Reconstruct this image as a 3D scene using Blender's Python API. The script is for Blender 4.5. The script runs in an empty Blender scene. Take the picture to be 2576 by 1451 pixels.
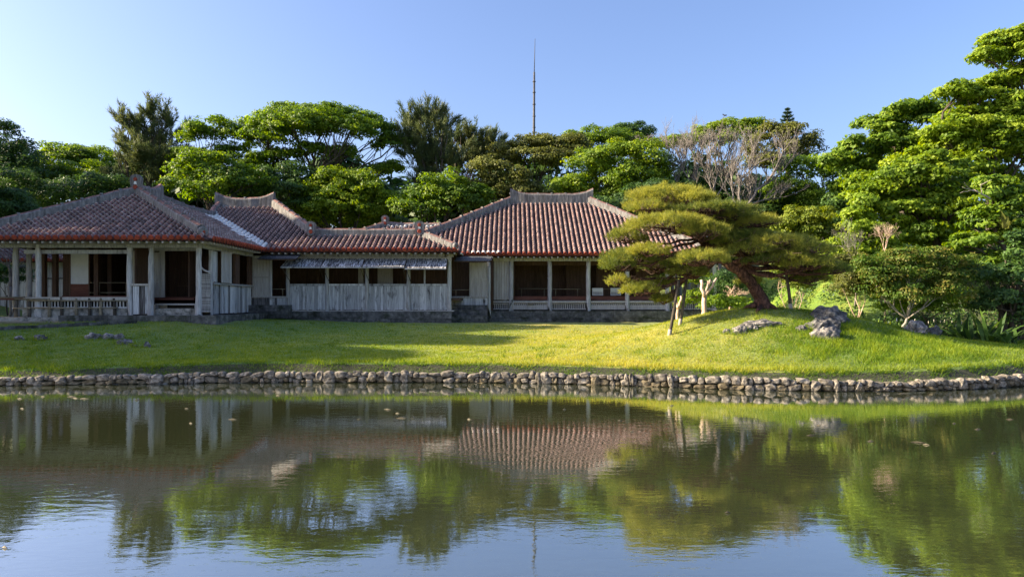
import bpy, bmesh, math, random
import numpy as np
from mathutils import Vector, Matrix, noise

# ------------------------------------------------------------------ camera, sky, sun, exposure
SC = bpy.context.scene
COL = SC.collection
CAMZ = 1.83                 # eye height over the pond
FPX, HX, HY = 1773.0, 1288.0, 760.0
cam_d = bpy.data.cameras.new('camera')
cam_d.sensor_width = 36.0
cam_d.lens = 36.0 * FPX / 2576.0
cam_d.shift_y = (HY - 725.5) / 2576.0
cam_d.clip_start, cam_d.clip_end = 0.1, 2000.0
cam = bpy.data.objects.new('camera', cam_d)
COL.objects.link(cam)
cam.location = (0, 0, CAMZ)
cam.rotation_euler = (math.radians(90), 0, 0)
SC.camera = cam

SUN_EL, SUN_AZ = math.radians(24.0), math.radians(-91.0)      # azimuth from +Y, clockwise positive: the sun stands at the left
world = bpy.data.worlds.new('World')
SC.world = world
world.use_nodes = True
wn = world.node_tree.nodes
wn.clear()
w_out = wn.new('ShaderNodeOutputWorld')
w_bg = wn.new('ShaderNodeBackground')
w_sky = wn.new('ShaderNodeTexSky')
w_sky.sky_type = 'NISHITA'
w_sky.sun_disc = False
w_sky.sun_elevation = SUN_EL
w_sky.sun_rotation = SUN_AZ
w_sky.altitude = 0.0
w_sky.air_density = 1.0
w_sky.dust_density = 3.0
w_sky.ozone_density = 3.0
w_bg.inputs['Strength'].default_value = 0.0765
w_tint = wn.new('ShaderNodeMix'); w_tint.data_type = 'RGBA'; w_tint.blend_type = 'MULTIPLY'
w_tint.inputs[0].default_value = 1.0
w_tint.inputs[7].default_value = (0.90, 0.885, 1.01, 1.0)          # one even white balance for the whole sky
world.node_tree.links.new(w_sky.outputs[0], w_tint.inputs[6])
world.node_tree.links.new(w_tint.outputs[2], w_bg.inputs['Color'])
world.node_tree.links.new(w_bg.outputs[0], w_out.inputs['Surface'])

sun_d = bpy.data.lights.new('sun', 'SUN')
sun_d.energy = 4.1
sun_d.angle = math.radians(0.6)
sun_d.color = (1.0, 0.83, 0.58)
sun = bpy.data.objects.new('sun', sun_d)
COL.objects.link(sun)
S_DIR = Vector((math.sin(SUN_AZ) * math.cos(SUN_EL), math.cos(SUN_AZ) * math.cos(SUN_EL), math.sin(SUN_EL)))
sun.rotation_euler = S_DIR.to_track_quat('Z', 'Y').to_euler()
sun.location = (-40, 0, 30)

SC.view_settings.view_transform = 'Standard'
SC.view_settings.look = 'None'
SC.view_settings.gamma = 1.0
SC.view_settings.use_curve_mapping = False
SC.view_settings.exposure = 2.0
SC.cycles.max_bounces = 6
SC.cycles.diffuse_bounces = 4
SC.cycles.glossy_bounces = 3
SC.cycles.transmission_bounces = 4
SC.cycles.use_denoising = True
SC.cycles.denoising_prefilter = 'NONE'

random.seed(7)
RNG = np.random.default_rng(11)

# ------------------------------------------------------------------ helpers
def XX(px, Y): return (px - HX) * Y / FPX
def ZZ(py, Y): return CAMZ + (HY - py) * Y / FPX
def AT(px, py, Y): return Vector((XX(px, Y), Y, ZZ(py, Y)))

def tag(o, label=None, cat=None, group=None, kind=None):
    if label: o['label'] = label
    if cat: o['category'] = cat
    if group: o['group'] = group
    if kind: o['kind'] = kind
    return o

def put(o, parent=None):
    COL.objects.link(o)
    if parent is not None:
        o.parent = parent
        if parent.parent is None and parent.type == 'EMPTY':
            o.matrix_parent_inverse = Matrix.Translation(-parent.location)
    return o

def thing(name, label, cat, loc=(0, 0, 0), group=None):
    o = bpy.data.objects.new(name, None)
    o.location = loc
    o.empty_display_size = 0.3
    COL.objects.link(o)
    return tag(o, label, cat, group)

class MB:
    """collects faces for ONE mesh object"""
    def __init__(s): s.v, s.f, s.m, s.sm = [], [], [], []
    def add(s, vs, fs, mat=0, smooth=False):
        n = len(s.v)
        s.v += [tuple(v) for v in vs]
        for f in fs:
            s.f.append(tuple(i + n for i in f)); s.m.append(mat); s.sm.append(smooth)
    def box(s, x0, x1, y0, y1, z0, z1, mat=0):
        s.add([(x0,y0,z0),(x1,y0,z0),(x1,y1,z0),(x0,y1,z0),(x0,y0,z1),(x1,y0,z1),(x1,y1,z1),(x0,y1,z1)],
              [(0,3,2,1),(4,5,6,7),(0,1,5,4),(1,2,6,5),(2,3,7,6),(3,0,4,7)], mat)
    def quadbox(s, a, b, c, d, n, th, mat=0):
        """slab with face a,b,c,d and thickness th along -n"""
        n = Vector(n) * th
        p = [Vector(q) for q in (a, b, c, d)]
        s.add([tuple(q) for q in p] + [tuple(q - n) for q in p],
              [(0,1,2,3),(7,6,5,4),(0,4,5,1),(1,5,6,2),(2,6,7,3),(3,7,4,0)], mat)
    def tube(s, pts, rad, segs=6, mat=0, cap=True, smooth=True):
        pts = [Vector(p) for p in pts]
        n = len(pts); rings = []
        if isinstance(rad, (int, float)): rad = [rad] * n
        base = len(s.v)
        d0 = (pts[1] - pts[0]).normalized()
        ref = Vector((0, 1, 0)) if abs(d0.y) < 0.9 else Vector((1, 0, 0))
        for i in range(n):
            d = (pts[min(i+1, n-1)] - pts[max(i-1, 0)])
            d = d.normalized() if d.length > 1e-6 else d0
            a = d.cross(ref)
            if a.length < 1e-4: a = d.cross(Vector((0.3, 0.2, 1)))
            a.normalize(); b = d.cross(a)
            for k in range(segs):
                t = 2 * math.pi * k / segs
                q = pts[i] + a * (math.cos(t) * rad[i]) + b * (math.sin(t) * rad[i])
                s.v.append((q.x, q.y, q.z))
        for i in range(n - 1):
            for k in range(segs):
                k2 = (k + 1) % segs
                s.f.append((base+i*segs+k, base+i*segs+k2, base+(i+1)*segs+k2, base+(i+1)*segs+k)); s.m.append(mat); s.sm.append(smooth)
        if cap:
            s.f.append(tuple(base + k for k in reversed(range(segs)))); s.m.append(mat); s.sm.append(False)
            s.f.append(tuple(base + (n-1)*segs + k for k in range(segs))); s.m.append(mat); s.sm.append(False)
    def mesh(s, name, mats):
        me = bpy.data.meshes.new(name)
        me.from_pydata(s.v, [], s.f)
        for m in (mats if isinstance(mats, (list, tuple)) else [mats]): me.materials.append(m)
        if s.f:
            me.polygons.foreach_set('material_index', s.m)
            me.polygons.foreach_set('use_smooth', s.sm)
        me.update()
        return me
    def build(s, name, mats, parent=None):
        return put(bpy.data.objects.new(name, s.mesh(name, mats)), parent)

def np_mesh(name, V, F, mats, attr=None, smooth=False, midx=None):
    """V (n,3), F (m,k) arrays -> mesh; attr: {name: per-face floats}"""
    V = np.ascontiguousarray(V, dtype=np.float32); F = np.ascontiguousarray(F, dtype=np.int32)
    me = bpy.data.meshes.new(name)
    m, k = F.shape
    me.vertices.add(len(V)); me.vertices.foreach_set('co', V.ravel())
    me.loops.add(m * k); me.loops.foreach_set('vertex_index', F.ravel())
    me.polygons.add(m)
    me.polygons.foreach_set('loop_start', np.arange(0, m * k, k, dtype=np.int32))
    if smooth: me.polygons.foreach_set('use_smooth', np.ones(m, dtype=bool))
    for mm in (mats if isinstance(mats, (list, tuple)) else [mats]): me.materials.append(mm)
    if midx is not None: me.polygons.foreach_set('material_index', np.ascontiguousarray(midx, dtype=np.int32))
    me.update(calc_edges=True)
    for an, av in (attr or {}).items():
        me.attributes.new(an, 'FLOAT', 'FACE').data.foreach_set('value', np.ascontiguousarray(av, dtype=np.float32))
    return me

def link_mesh(name, me, parent=None):
    return put(bpy.data.objects.new(name, me), parent)

def piece(name, me, M, parent):
    """one small piece that shares mesh data; M is its world matrix"""
    o = bpy.data.objects.new(name, me)
    COL.objects.link(o)
    o.parent = parent
    if parent.parent is None and parent.type == 'EMPTY':
        o.matrix_parent_inverse = Matrix.Translation(-parent.location)
    o.matrix_basis = M
    return o

# ------------------------------------------------------------------ materials
def new_mat(name):
    m = bpy.data.materials.new(name); m.use_nodes = True
    nt = m.node_tree; nt.nodes.clear()
    out = nt.nodes.new('ShaderNodeOutputMaterial')
    return m, nt, out

def N(nt, t, **kw):
    n = nt.nodes.new(t)
    for k, v in kw.items():
        if k in n.inputs: n.inputs[k].default_value = v
        else: setattr(n, k, v)
    return n

def ramp(nt, fac, stops, interp='LINEAR'):
    r = nt.nodes.new('ShaderNodeValToRGB')
    r.color_ramp.interpolation = interp
    el = r.color_ramp.elements
    while len(el) < len(stops): el.new(0.5)
    for e, (p, c) in zip(el, stops):
        e.position = p; e.color = (*c, 1) if len(c) == 3 else c
    if fac is not None: nt.links.new(fac, r.inputs['Fac'])
    return r

def coords(nt, kind='Object', scale=(1, 1, 1)):
    if kind == 'World':
        g = nt.nodes.new('ShaderNodeNewGeometry'); src = g.outputs['Position']
    else:
        tc = nt.nodes.new('ShaderNodeTexCoord'); src = tc.outputs[kind]
    mp = nt.nodes.new('ShaderNodeMapping')
    mp.inputs['Scale'].default_value = scale
    nt.links.new(src, mp.inputs['Vector'])
    return mp.outputs['Vector']

def surf(name, stops, scale=(1, 1, 1), nscale=4.0, detail=6.0, rough=0.9, bump=0.3, bdist=0.02, rnd=0.0, stain=None, coord='World', spec=0.2, distort=0.0):
    """noise -> colour ramp -> Principled, with bump, per-object variation and optional stains (colour, scale xyz, threshold)"""
    m, nt, out = new_mat(name)
    L = nt.links
    v = coords(nt, coord, scale)
    n1 = N(nt, 'ShaderNodeTexNoise', Scale=nscale, Detail=detail, Roughness=0.6, Distortion=distort)
    L.new(v, n1.inputs['Vector'])
    r = ramp(nt, n1.outputs['Fac'], stops)
    colr = r.outputs['Color']
    if stain:
        c, sc, lo, hi = stain
        v2 = coords(nt, coord, sc)
        n2 = N(nt, 'ShaderNodeTexNoise', Scale=1.0, Detail=5.0, Roughness=0.65)
        L.new(v2, n2.inputs['Vector'])
        rr = ramp(nt, n2.outputs['Fac'], [(lo, (0, 0, 0)), (hi, (1, 1, 1))])
        mx = N(nt, 'ShaderNodeMix', data_type='RGBA')
        mx.inputs['B'].default_value = (*c, 1) if False else mx.inputs['B'].default_value
        mx.inputs[7].default_value = (*c, 1)
        L.new(rr.outputs['Color'], mx.inputs[0]); L.new(colr, mx.inputs[6])
        colr = mx.outputs[2]
    if rnd > 0:
        oi = nt.nodes.new('ShaderNodeObjectInfo')
        at = nt.nodes.new('ShaderNodeAttribute'); at.attribute_name = 'tint'
        ad = N(nt, 'ShaderNodeMath', operation='ADD'); L.new(oi.outputs['Random'], ad.inputs[0]); L.new(at.outputs['Fac'], ad.inputs[1])
        fr = N(nt, 'ShaderNodeMath', operation='FRACT'); L.new(ad.outputs[0], fr.inputs[0])
        mr = N(nt, 'ShaderNodeMapRange'); mr.inputs['To Min'].default_value = 1 - rnd; mr.inputs['To Max'].default_value = 1 + rnd
        L.new(fr.outputs[0], mr.inputs['Value'])
        hs = nt.nodes.new('ShaderNodeHueSaturation')
        L.new(mr.outputs[0], hs.inputs['Value']); L.new(colr, hs.inputs['Color'])
        colr = hs.outputs['Color']
    b = N(nt, 'ShaderNodeBsdfPrincipled', Roughness=rough)
    b.inputs['Specular IOR Level'].default_value = spec
    L.new(colr, b.inputs['Base Color'])
    if bump > 0:
        bp = N(nt, 'ShaderNodeBump', Strength=bump, Distance=bdist)
        L.new(n1.outputs['Fac'], bp.inputs['Height']); L.new(bp.outputs['Normal'], b.inputs['Normal'])
    L.new(b.outputs[0], out.inputs['Surface'])
    return m

def leaf_mat(name, c_dark, c_mid, c_lite, trans=0.35, tcol=None):
    """foliage: per-leaf tint picks the leaf's own colour; part of the light passes through"""
    m, nt, out = new_mat(name); L = nt.links
    at = nt.nodes.new('ShaderNodeAttribute'); at.attribute_name = 'tint'
    r = ramp(nt, at.outputs['Fac'], [(0.05, c_dark), (0.5, c_mid), (0.95, c_lite)])
    d = N(nt, 'ShaderNodeBsdfPrincipled', Roughness=0.55); d.inputs['Specular IOR Level'].default_value = 0.3
    L.new(r.outputs['Color'], d.inputs['Base Color'])
    t = nt.nodes.new('ShaderNodeBsdfTranslucent')
    hs = nt.nodes.new('ShaderNodeHueSaturation'); hs.inputs['Value'].default_value = 1.7; hs.inputs['Saturation'].default_value = 1.1; hs.inputs['Hue'].default_value = 0.485
    L.new(r.outputs['Color'], hs.inputs['Color']); L.new(hs.outputs['Color'], t.inputs['Color'])
    mx = nt.nodes.new('ShaderNodeMixShader'); mx.inputs[0].default_value = trans
    L.new(d.outputs[0], mx.inputs[1]); L.new(t.outputs[0], mx.inputs[2]); L.new(mx.outputs[0], out.inputs['Surface'])
    return m

M = {}
M['wood_grey'] = surf('wood_grey', [(0.25, (0.19, 0.18, 0.175)), (0.5, (0.43, 0.42, 0.405)), (0.75, (0.62, 0.61, 0.59))], (14, 14, 1.1), 2.2, rough=0.9, bump=0.5, bdist=0.006, rnd=0.30,
                      stain=((0.06, 0.05, 0.045), (5, 5, 0.9), 0.55, 0.72))
M['wood_post'] = surf('wood_post', [(0.25, (0.20, 0.185, 0.175)), (0.5, (0.42, 0.405, 0.39)), (0.75, (0.60, 0.585, 0.565))], (16, 16, 1.2), 2.0, rough=0.9, bump=0.5, bdist=0.008, rnd=0.15)
M['wood_plank'] = surf('wood_plank', [(0.25, (0.19, 0.185, 0.18)), (0.5, (0.46, 0.455, 0.45)), (0.75, (0.70, 0.70, 0.69))], (22, 22, 0.9), 2.0, rough=0.92, bump=0.5, bdist=0.005, rnd=0.32,
                       stain=((0.035, 0.03, 0.028), (4, 4, 1.1), 0.56, 0.70))
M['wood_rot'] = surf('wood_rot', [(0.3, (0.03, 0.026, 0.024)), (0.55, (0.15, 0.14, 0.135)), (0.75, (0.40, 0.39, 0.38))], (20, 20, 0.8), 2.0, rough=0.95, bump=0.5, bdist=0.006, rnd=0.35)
M['wood_pale'] = surf('wood_pale', [(0.3, (0.29, 0.26, 0.23)), (0.55, (0.42, 0.39, 0.35)), (0.75, (0.52, 0.49, 0.45))], (10, 10, 0.7), 2.5, rough=0.85, bump=0.25, bdist=0.004, rnd=0.12)
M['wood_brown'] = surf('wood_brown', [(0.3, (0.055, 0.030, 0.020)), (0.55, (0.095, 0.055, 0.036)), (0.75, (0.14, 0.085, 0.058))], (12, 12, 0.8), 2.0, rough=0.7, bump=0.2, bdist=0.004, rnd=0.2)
M['wood_red'] = surf('wood_red', [(0.3, (0.10, 0.035, 0.025)), (0.6, (0.16, 0.06, 0.04)), (0.8, (0.22, 0.10, 0.07))], (1.2, 12, 12), 2.0, rough=0.6, bump=0.2, bdist=0.004)
M['board_dark'] = surf('board_dark', [(0.3, (0.025, 0.024, 0.026)), (0.55, (0.09, 0.09, 0.095)), (0.75, (0.26, 0.26, 0.27))], (16, 1.2, 16), 2.0, rough=0.85, bump=0.4, bdist=0.005, rnd=0.4)
M['board_awning'] = surf('board_awning', [(0.36, (0.02, 0.02, 0.024)), (0.48, (0.15, 0.15, 0.16)), (0.60, (0.62, 0.62, 0.63))], (18, 2.0, 2.0), 1.6, rough=0.85, bump=0.4, bdist=0.005, rnd=0.35, distort=0.4)
M['paper'] = surf('paper', [(0.3, (0.60, 0.60, 0.58)), (0.7, (0.68, 0.68, 0.66))], (2, 2, 2), 2.0, rough=0.8, bump=0.0)
M['plaster'] = surf('plaster', [(0.28, (0.075, 0.072, 0.074)), (0.5, (0.165, 0.16, 0.158)), (0.72, (0.29, 0.28, 0.27))], (7, 7, 1.6), 1.6, rough=0.95, bump=0.4, bdist=0.015, rnd=0.06,
                    stain=((0.075, 0.07, 0.066), (9, 9, 1.2), 0.54, 0.68))
M['plaster_new'] = surf('plaster_new', [(0.3, (0.62, 0.61, 0.58)), (0.7, (0.80, 0.79, 0.76))], (5, 5, 5), 3.0, rough=0.9, bump=0.2, bdist=0.01)
M['tile'] = surf('tile', [(0.28, (0.12, 0.062, 0.056)), (0.5, (0.235, 0.128, 0.110)), (0.72, (0.37, 0.215, 0.175))], (1, 1, 1), 9.0, rough=0.85, bump=0.3, bdist=0.006, rnd=0.30,
                 stain=((0.055, 0.045, 0.045), (2.2, 2.2, 2.2), 0.50, 0.70))
M['tile_mortar'] = surf('tile_mortar', [(0.3, (0.16, 0.115, 0.105)), (0.55, (0.31, 0.25, 0.235)), (0.75, (0.50, 0.44, 0.42))], (1, 1, 1), 11.0, rough=0.95, bump=0.3, bdist=0.01, rnd=0.25)
M['tile_pan'] = surf('tile_pan', [(0.3, (0.026, 0.017, 0.019)), (0.55, (0.05, 0.032, 0.034)), (0.75, (0.085, 0.055, 0.055))], (1, 1, 1), 8.0, rough=0.9, bump=0.5, bdist=0.02)
M['tile_drip'] = surf('tile_drip', [(0.3, (0.085, 0.028, 0.022)), (0.55, (0.17, 0.042, 0.028)), (0.75, (0.24, 0.07, 0.045))], (1, 1, 1), 9.0, rough=0.85, bump=0.3, bdist=0.006, rnd=0.35)
M['tile_red'] = surf('tile_red', [(0.3, (0.19, 0.042, 0.026)), (0.55, (0.31, 0.062, 0.036)), (0.75, (0.40, 0.11, 0.06))], (1, 1, 1), 9.0, rough=0.8, bump=0.3, bdist=0.006, rnd=0.25)
M['stone_dark'] = surf('stone_dark', [(0.3, (0.045, 0.043, 0.042)), (0.52, (0.10, 0.098, 0.094)), (0.75, (0.20, 0.19, 0.18))], (1, 1, 1), 5.0, rough=0.95, bump=0.6, bdist=0.03, rnd=0.3,
                       stain=((0.03, 0.034, 0.022), (2.2, 2.2, 3), 0.50, 0.66))
M['stone_pale'] = surf('stone_pale', [(0.3, (0.16, 0.15, 0.13)), (0.52, (0.34, 0.32, 0.28)), (0.75, (0.48, 0.45, 0.40))], (1, 1, 1), 6.0, rough=0.95, bump=0.5, bdist=0.02,
                       stain=((0.07, 0.07, 0.06), (3, 3, 4), 0.52, 0.66))
M['stone_wall'] = surf('stone_wall', [(0.30, (0.04, 0.035, 0.028)), (0.50, (0.165, 0.145, 0.116)), (0.72, (0.34, 0.31, 0.26))], (1, 1, 1), 13.0, detail=8, rough=0.95, bump=0.8, bdist=0.02, rnd=0.25,
                       stain=((0.06, 0.055, 0.035), (5, 5, 5), 0.55, 0.68))
M['stone_wet'] = surf('stone_wet', [(0.30, (0.035, 0.028, 0.016)), (0.50, (0.11, 0.09, 0.055)), (0.72, (0.22, 0.185, 0.12))], (1, 1, 1), 13.0, detail=8, rough=0.6, bump=0.8, bdist=0.02, rnd=0.3)
M['rock'] = surf('rock', [(0.33, (0.05, 0.048, 0.048)), (0.5, (0.18, 0.17, 0.16)), (0.68, (0.43, 0.39, 0.355))], (1, 1, 1), 7.5, detail=9, rough=0.95, bump=1.0, bdist=0.04,
                 stain=((0.07, 0.07, 0.075), (2.4, 2.4, 2.4), 0.50, 0.64))
M['rock_dark'] = surf('rock_dark', [(0.33, (0.03, 0.03, 0.032)), (0.52, (0.10, 0.10, 0.102)), (0.72, (0.26, 0.25, 0.24))], (1, 1, 1), 7.5, detail=9, rough=0.95, bump=1.0, bdist=0.04)
M['soil'] = surf('soil', [(0.3, (0.03, 0.022, 0.014)), (0.7, (0.085, 0.06, 0.036))], (1, 1, 1), 6.0, rough=1.0, bump=0.6, bdist=0.03)
M['sand'] = surf('sand', [(0.3, (0.30, 0.24, 0.17)), (0.7, (0.44, 0.37, 0.28))], (1, 1, 1), 6.0, rough=1.0, bump=0.4, bdist=0.02)
M['bamboo'] = surf('bamboo', [(0.3, (0.13, 0.105, 0.065)), (0.7, (0.28, 0.24, 0.165))], (3, 3, 3), 3.0, rough=0.6, bump=0.2, bdist=0.005, rnd=0.25)
M['fence_post'] = surf('fence_post', [(0.3, (0.03, 0.026, 0.022)), (0.7, (0.12, 0.10, 0.075))], (10, 10, 2), 3.0, rough=0.9, bump=0.3, bdist=0.006, rnd=0.4)
M['metal'] = surf('metal', [(0.3, (0.05, 0.052, 0.06)), (0.7, (0.09, 0.092, 0.10))], (1, 1, 1), 2.0, rough=0.6, bump=0.0)
M['bark'] = surf('bark', [(0.3, (0.035, 0.028, 0.022)), (0.7, (0.11, 0.09, 0.07))], (6, 6, 1.5), 3.0, rough=0.95, bump=0.7, bdist=0.03)
M['bark_grey'] = surf('bark_grey', [(0.3, (0.10, 0.088, 0.080)), (0.7, (0.25, 0.225, 0.205))], (6, 6, 1.5), 3.0, rough=0.9, bump=0.2, bdist=0.01)
M['bark_pale'] = surf('bark_pale', [(0.3, (0.24, 0.20, 0.17)), (0.7, (0.46, 0.41, 0.36))], (6, 6, 1.5), 3.0, rough=0.9, bump=0.3, bdist=0.01)
M['bark_smooth'] = surf('bark_smooth', [(0.3, (0.34, 0.20, 0.13)), (0.5, (0.52, 0.38, 0.28)), (0.7, (0.66, 0.54, 0.43))], (6, 6, 1.2), 3.0, rough=0.6, bump=0.2, bdist=0.008)
M['bark_pine'] = surf('bark_pine', [(0.3, (0.022, 0.013, 0.011)), (0.52, (0.085, 0.043, 0.033)), (0.72, (0.21, 0.11, 0.08))], (5, 5, 2.2), 4.0, detail=8, rough=0.95, bump=1.0, bdist=0.05)
M['twig'] = surf('twig', [(0.3, (0.075, 0.05, 0.04)), (0.7, (0.19, 0.13, 0.10))], (4, 4, 4), 3.0, rough=0.9, bump=0.2, bdist=0.005)
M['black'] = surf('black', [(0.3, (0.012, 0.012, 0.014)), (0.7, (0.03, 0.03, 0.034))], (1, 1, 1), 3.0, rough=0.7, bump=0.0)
M['floater'] = surf('floater', [(0.3, (0.07, 0.058, 0.035)), (0.7, (0.17, 0.15, 0.10))], (4, 4, 4), 2.0, rough=0.7, bump=0.0, rnd=0.5)

M['leaf_green'] = leaf_mat('leaf_green', (0.044, 0.094, 0.012), (0.098, 0.180, 0.016), (0.22, 0.31, 0.026), trans=0.46)
M['leaf_bright'] = leaf_mat('leaf_bright', (0.060, 0.120, 0.010), (0.14, 0.225, 0.014), (0.26, 0.34, 0.024), trans=0.42)
M['leaf_lime'] = leaf_mat('leaf_lime', (0.062, 0.122, 0.010), (0.145, 0.230, 0.014), (0.27, 0.345, 0.024), trans=0.45)
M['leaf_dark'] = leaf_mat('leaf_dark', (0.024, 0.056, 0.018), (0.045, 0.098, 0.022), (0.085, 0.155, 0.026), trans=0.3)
M['leaf_olive'] = leaf_mat('leaf_olive', (0.060, 0.070, 0.020), (0.11, 0.125, 0.026), (0.18, 0.20, 0.035))
M['leaf_yellow'] = leaf_mat('leaf_yellow', (0.075, 0.12, 0.014), (0.14, 0.19, 0.018), (0.24, 0.27, 0.026))
M['leaf_red'] = leaf_mat('leaf_red', (0.045, 0.095, 0.012), (0.080, 0.150, 0.016), (0.22, 0.185, 0.040), trans=0.42)
M['needle_far'] = leaf_mat('needle_far', (0.045, 0.074, 0.034), (0.085, 0.115, 0.042), (0.15, 0.165, 0.055), trans=0.3)
M['needle_dark'] = leaf_mat('needle_dark', (0.016, 0.040, 0.024), (0.026, 0.060, 0.030), (0.045, 0.085, 0.036), trans=0.15)
M['needle'] = leaf_mat('needle', (0.075, 0.110, 0.022), (0.165, 0.195, 0.034), (0.31, 0.31, 0.050), trans=0.38)
M['blade'] = leaf_mat('blade', (0.085, 0.165, 0.012), (0.22, 0.275, 0.022), (0.46, 0.41, 0.065), trans=0.40)
M['blade_tall'] = leaf_mat('blade_tall', (0.055, 0.125, 0.010), (0.125, 0.215, 0.016), (0.29, 0.335, 0.032), trans=0.45)
M['flower'] = surf('flower', [(0.3, (0.55, 0.50, 0.42)), (0.7, (0.66, 0.62, 0.55))], (4, 4, 4), 2.0, rough=0.8, bump=0.0)

def lawn_mat():
    m, nt, out = new_mat('lawn'); L = nt.links
    v = coords(nt, 'World')
    big = N(nt, 'ShaderNodeTexNoise', Scale=0.55, Detail=9.0, Roughness=0.72); L.new(v, big.inputs['Vector'])
    fine = N(nt, 'ShaderNodeTexNoise', Scale=16.0, Detail=6.0, Roughness=0.75); L.new(v, fine.inputs['Vector'])
    c1 = ramp(nt, big.outputs['Fac'], [(0.36, (0.085, 0.185, 0.012)), (0.5, (0.135, 0.235, 0.018)), (0.64, (0.23, 0.28, 0.03))])
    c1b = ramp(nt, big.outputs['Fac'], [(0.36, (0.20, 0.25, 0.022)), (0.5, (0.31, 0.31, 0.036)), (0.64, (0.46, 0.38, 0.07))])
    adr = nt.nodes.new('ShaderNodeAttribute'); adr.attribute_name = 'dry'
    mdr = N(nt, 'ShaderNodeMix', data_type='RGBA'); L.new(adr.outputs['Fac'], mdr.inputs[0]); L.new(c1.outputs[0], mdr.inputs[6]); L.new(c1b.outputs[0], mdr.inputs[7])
    c2 = ramp(nt, fine.outputs['Fac'], [(0.3, (0.42, 0.46, 0.40)), (0.7, (1.35, 1.3, 1.25))])
    mu = N(nt, 'ShaderNodeMix', data_type='RGBA', blend_type='MULTIPLY'); mu.inputs[0].default_value = 1.0
    L.new(mdr.outputs[2], mu.inputs[6]); L.new(c2.outputs[0], mu.inputs[7])
    at = nt.nodes.new('ShaderNodeAttribute'); at.attribute_name = 'soil'
    so = ramp(nt, fine.outputs['Fac'], [(0.3, (0.014, 0.015, 0.006)), (0.55, (0.035, 0.040, 0.012)), (0.8, (0.055, 0.075, 0.018))])  # soil tone, darkened so the bank also carries the turf edge's shadow
    mx = N(nt, 'ShaderNodeMix', data_type='RGBA')
    L.new(at.outputs['Fac'], mx.inputs[0]); L.new(mu.outputs[2], mx.inputs[6]); L.new(so.outputs[0], mx.inputs[7])
    b = N(nt, 'ShaderNodeBsdfPrincipled', Roughness=0.9); b.inputs['Specular IOR Level'].default_value = 0.1
    b.inputs['Sheen Weight'].default_value = 0.15
    L.new(mx.outputs[2], b.inputs['Base Color'])
    bp = N(nt, 'ShaderNodeBump', Strength=1.0, Distance=0.05); L.new(fine.outputs['Fac'], bp.inputs['Height']); L.new(bp.outputs[0], b.inputs['Normal'])
    L.new(b.outputs[0], out.inputs['Surface'])
    return m
M['lawn'] = lawn_mat()

def water_mat():
    m, nt, out = new_mat('pond_water'); L = nt.links
    v1 = coords(nt, 'World', (1.0, 2.2, 1.0))
    n1 = N(nt, 'ShaderNodeTexNoise', Scale=4.2, Detail=4.0, Roughness=0.55, Distortion=0.4); L.new(v1, n1.inputs['Vector'])
    v2 = coords(nt, 'World', (0.35, 0.55, 1.0))
    n2 = N(nt, 'ShaderNodeTexNoise', Scale=1.0, Detail=2.0); L.new(v2, n2.inputs['Vector'])
    # calm and ruffled patches
    pr = ramp(nt, n2.outputs['Fac'], [(0.35, (0.25, 0.25, 0.25)), (0.65, (1, 1, 1))])
    mu = N(nt, 'ShaderNodeMath', operation='MULTIPLY'); L.new(n1.outputs['Fac'], mu.inputs[0]); L.new(pr.outputs[0], mu.inputs[1])
    bp = N(nt, 'ShaderNodeBump', Strength=0.5, Distance=0.0036); L.new(mu.outputs[0], bp.inputs['Height'])
    v3 = coords(nt, 'World', (0.12, 0.2, 1.0))
    n3 = N(nt, 'ShaderNodeTexNoise', Scale=1.0, Detail=3.0); L.new(v3, n3.inputs['Vector'])
    mc = ramp(nt, n3.outputs['Fac'], [(0.3, (0.030, 0.039, 0.018)), (0.7, (0.046, 0.053, 0.023))])
    d = N(nt, 'ShaderNodeBsdfDiffuse'); L.new(mc.outputs[0], d.inputs['Color'])
    g = N(nt, 'ShaderNodeBsdfGlossy', Roughness=0.015); g.inputs['Color'].default_value = (0.95, 0.97, 1.0, 1); L.new(bp.outputs[0], g.inputs['Normal'])
    fr0 = N(nt, 'ShaderNodeFresnel', IOR=1.33); L.new(bp.outputs[0], fr0.inputs['Normal'])
    fr = N(nt, 'ShaderNodeMath', operation='POWER'); L.new(fr0.outputs[0], fr.inputs[0]); fr.inputs[1].default_value = 0.37
    mx = nt.nodes.new('ShaderNodeMixShader'); L.new(fr.outputs[0], mx.inputs[0]); L.new(d.outputs[0], mx.inputs[1]); L.new(g.outputs[0], mx.inputs[2])
    L.new(mx.outputs[0], out.inputs['Surface'])
    return m
M['water'] = water_mat()

# ------------------------------------------------------------------ terrain
_sx = np.arange(-120, 120.01, 0.1)
_sp = np.interp(_sx, [-120, -40, -24, -16, -11.2, -5.9, 0, 2.9, 5.0, 7.7, 9.5, 11.2, 14, 20, 40, 120],
                     [8, 10, 13.0, 14.6, 15.45, 16.1, 16.06, 15.4, 14.6, 14.45, 14.75, 15.4, 16.8, 19.5, 23, 28])
_k = np.exp(-0.5 * (np.arange(-20, 21) / 7.0) ** 2); _k /= _k.sum()
_sp = np.convolve(np.pad(_sp, 20, mode='edge'), _k, mode='valid')
def shore(X): return np.interp(X, _sx, _sp)
def sstep(t): t = np.clip(t, 0, 1); return t * t * (3 - 2 * t)
WALL_TOP = lambda X: np.interp(X, [-30, -11.2, -5.9, 0, 5, 7.7, 11.2, 20], [.18, .18, .245, .23, .255, .19, .235, .28])

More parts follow.
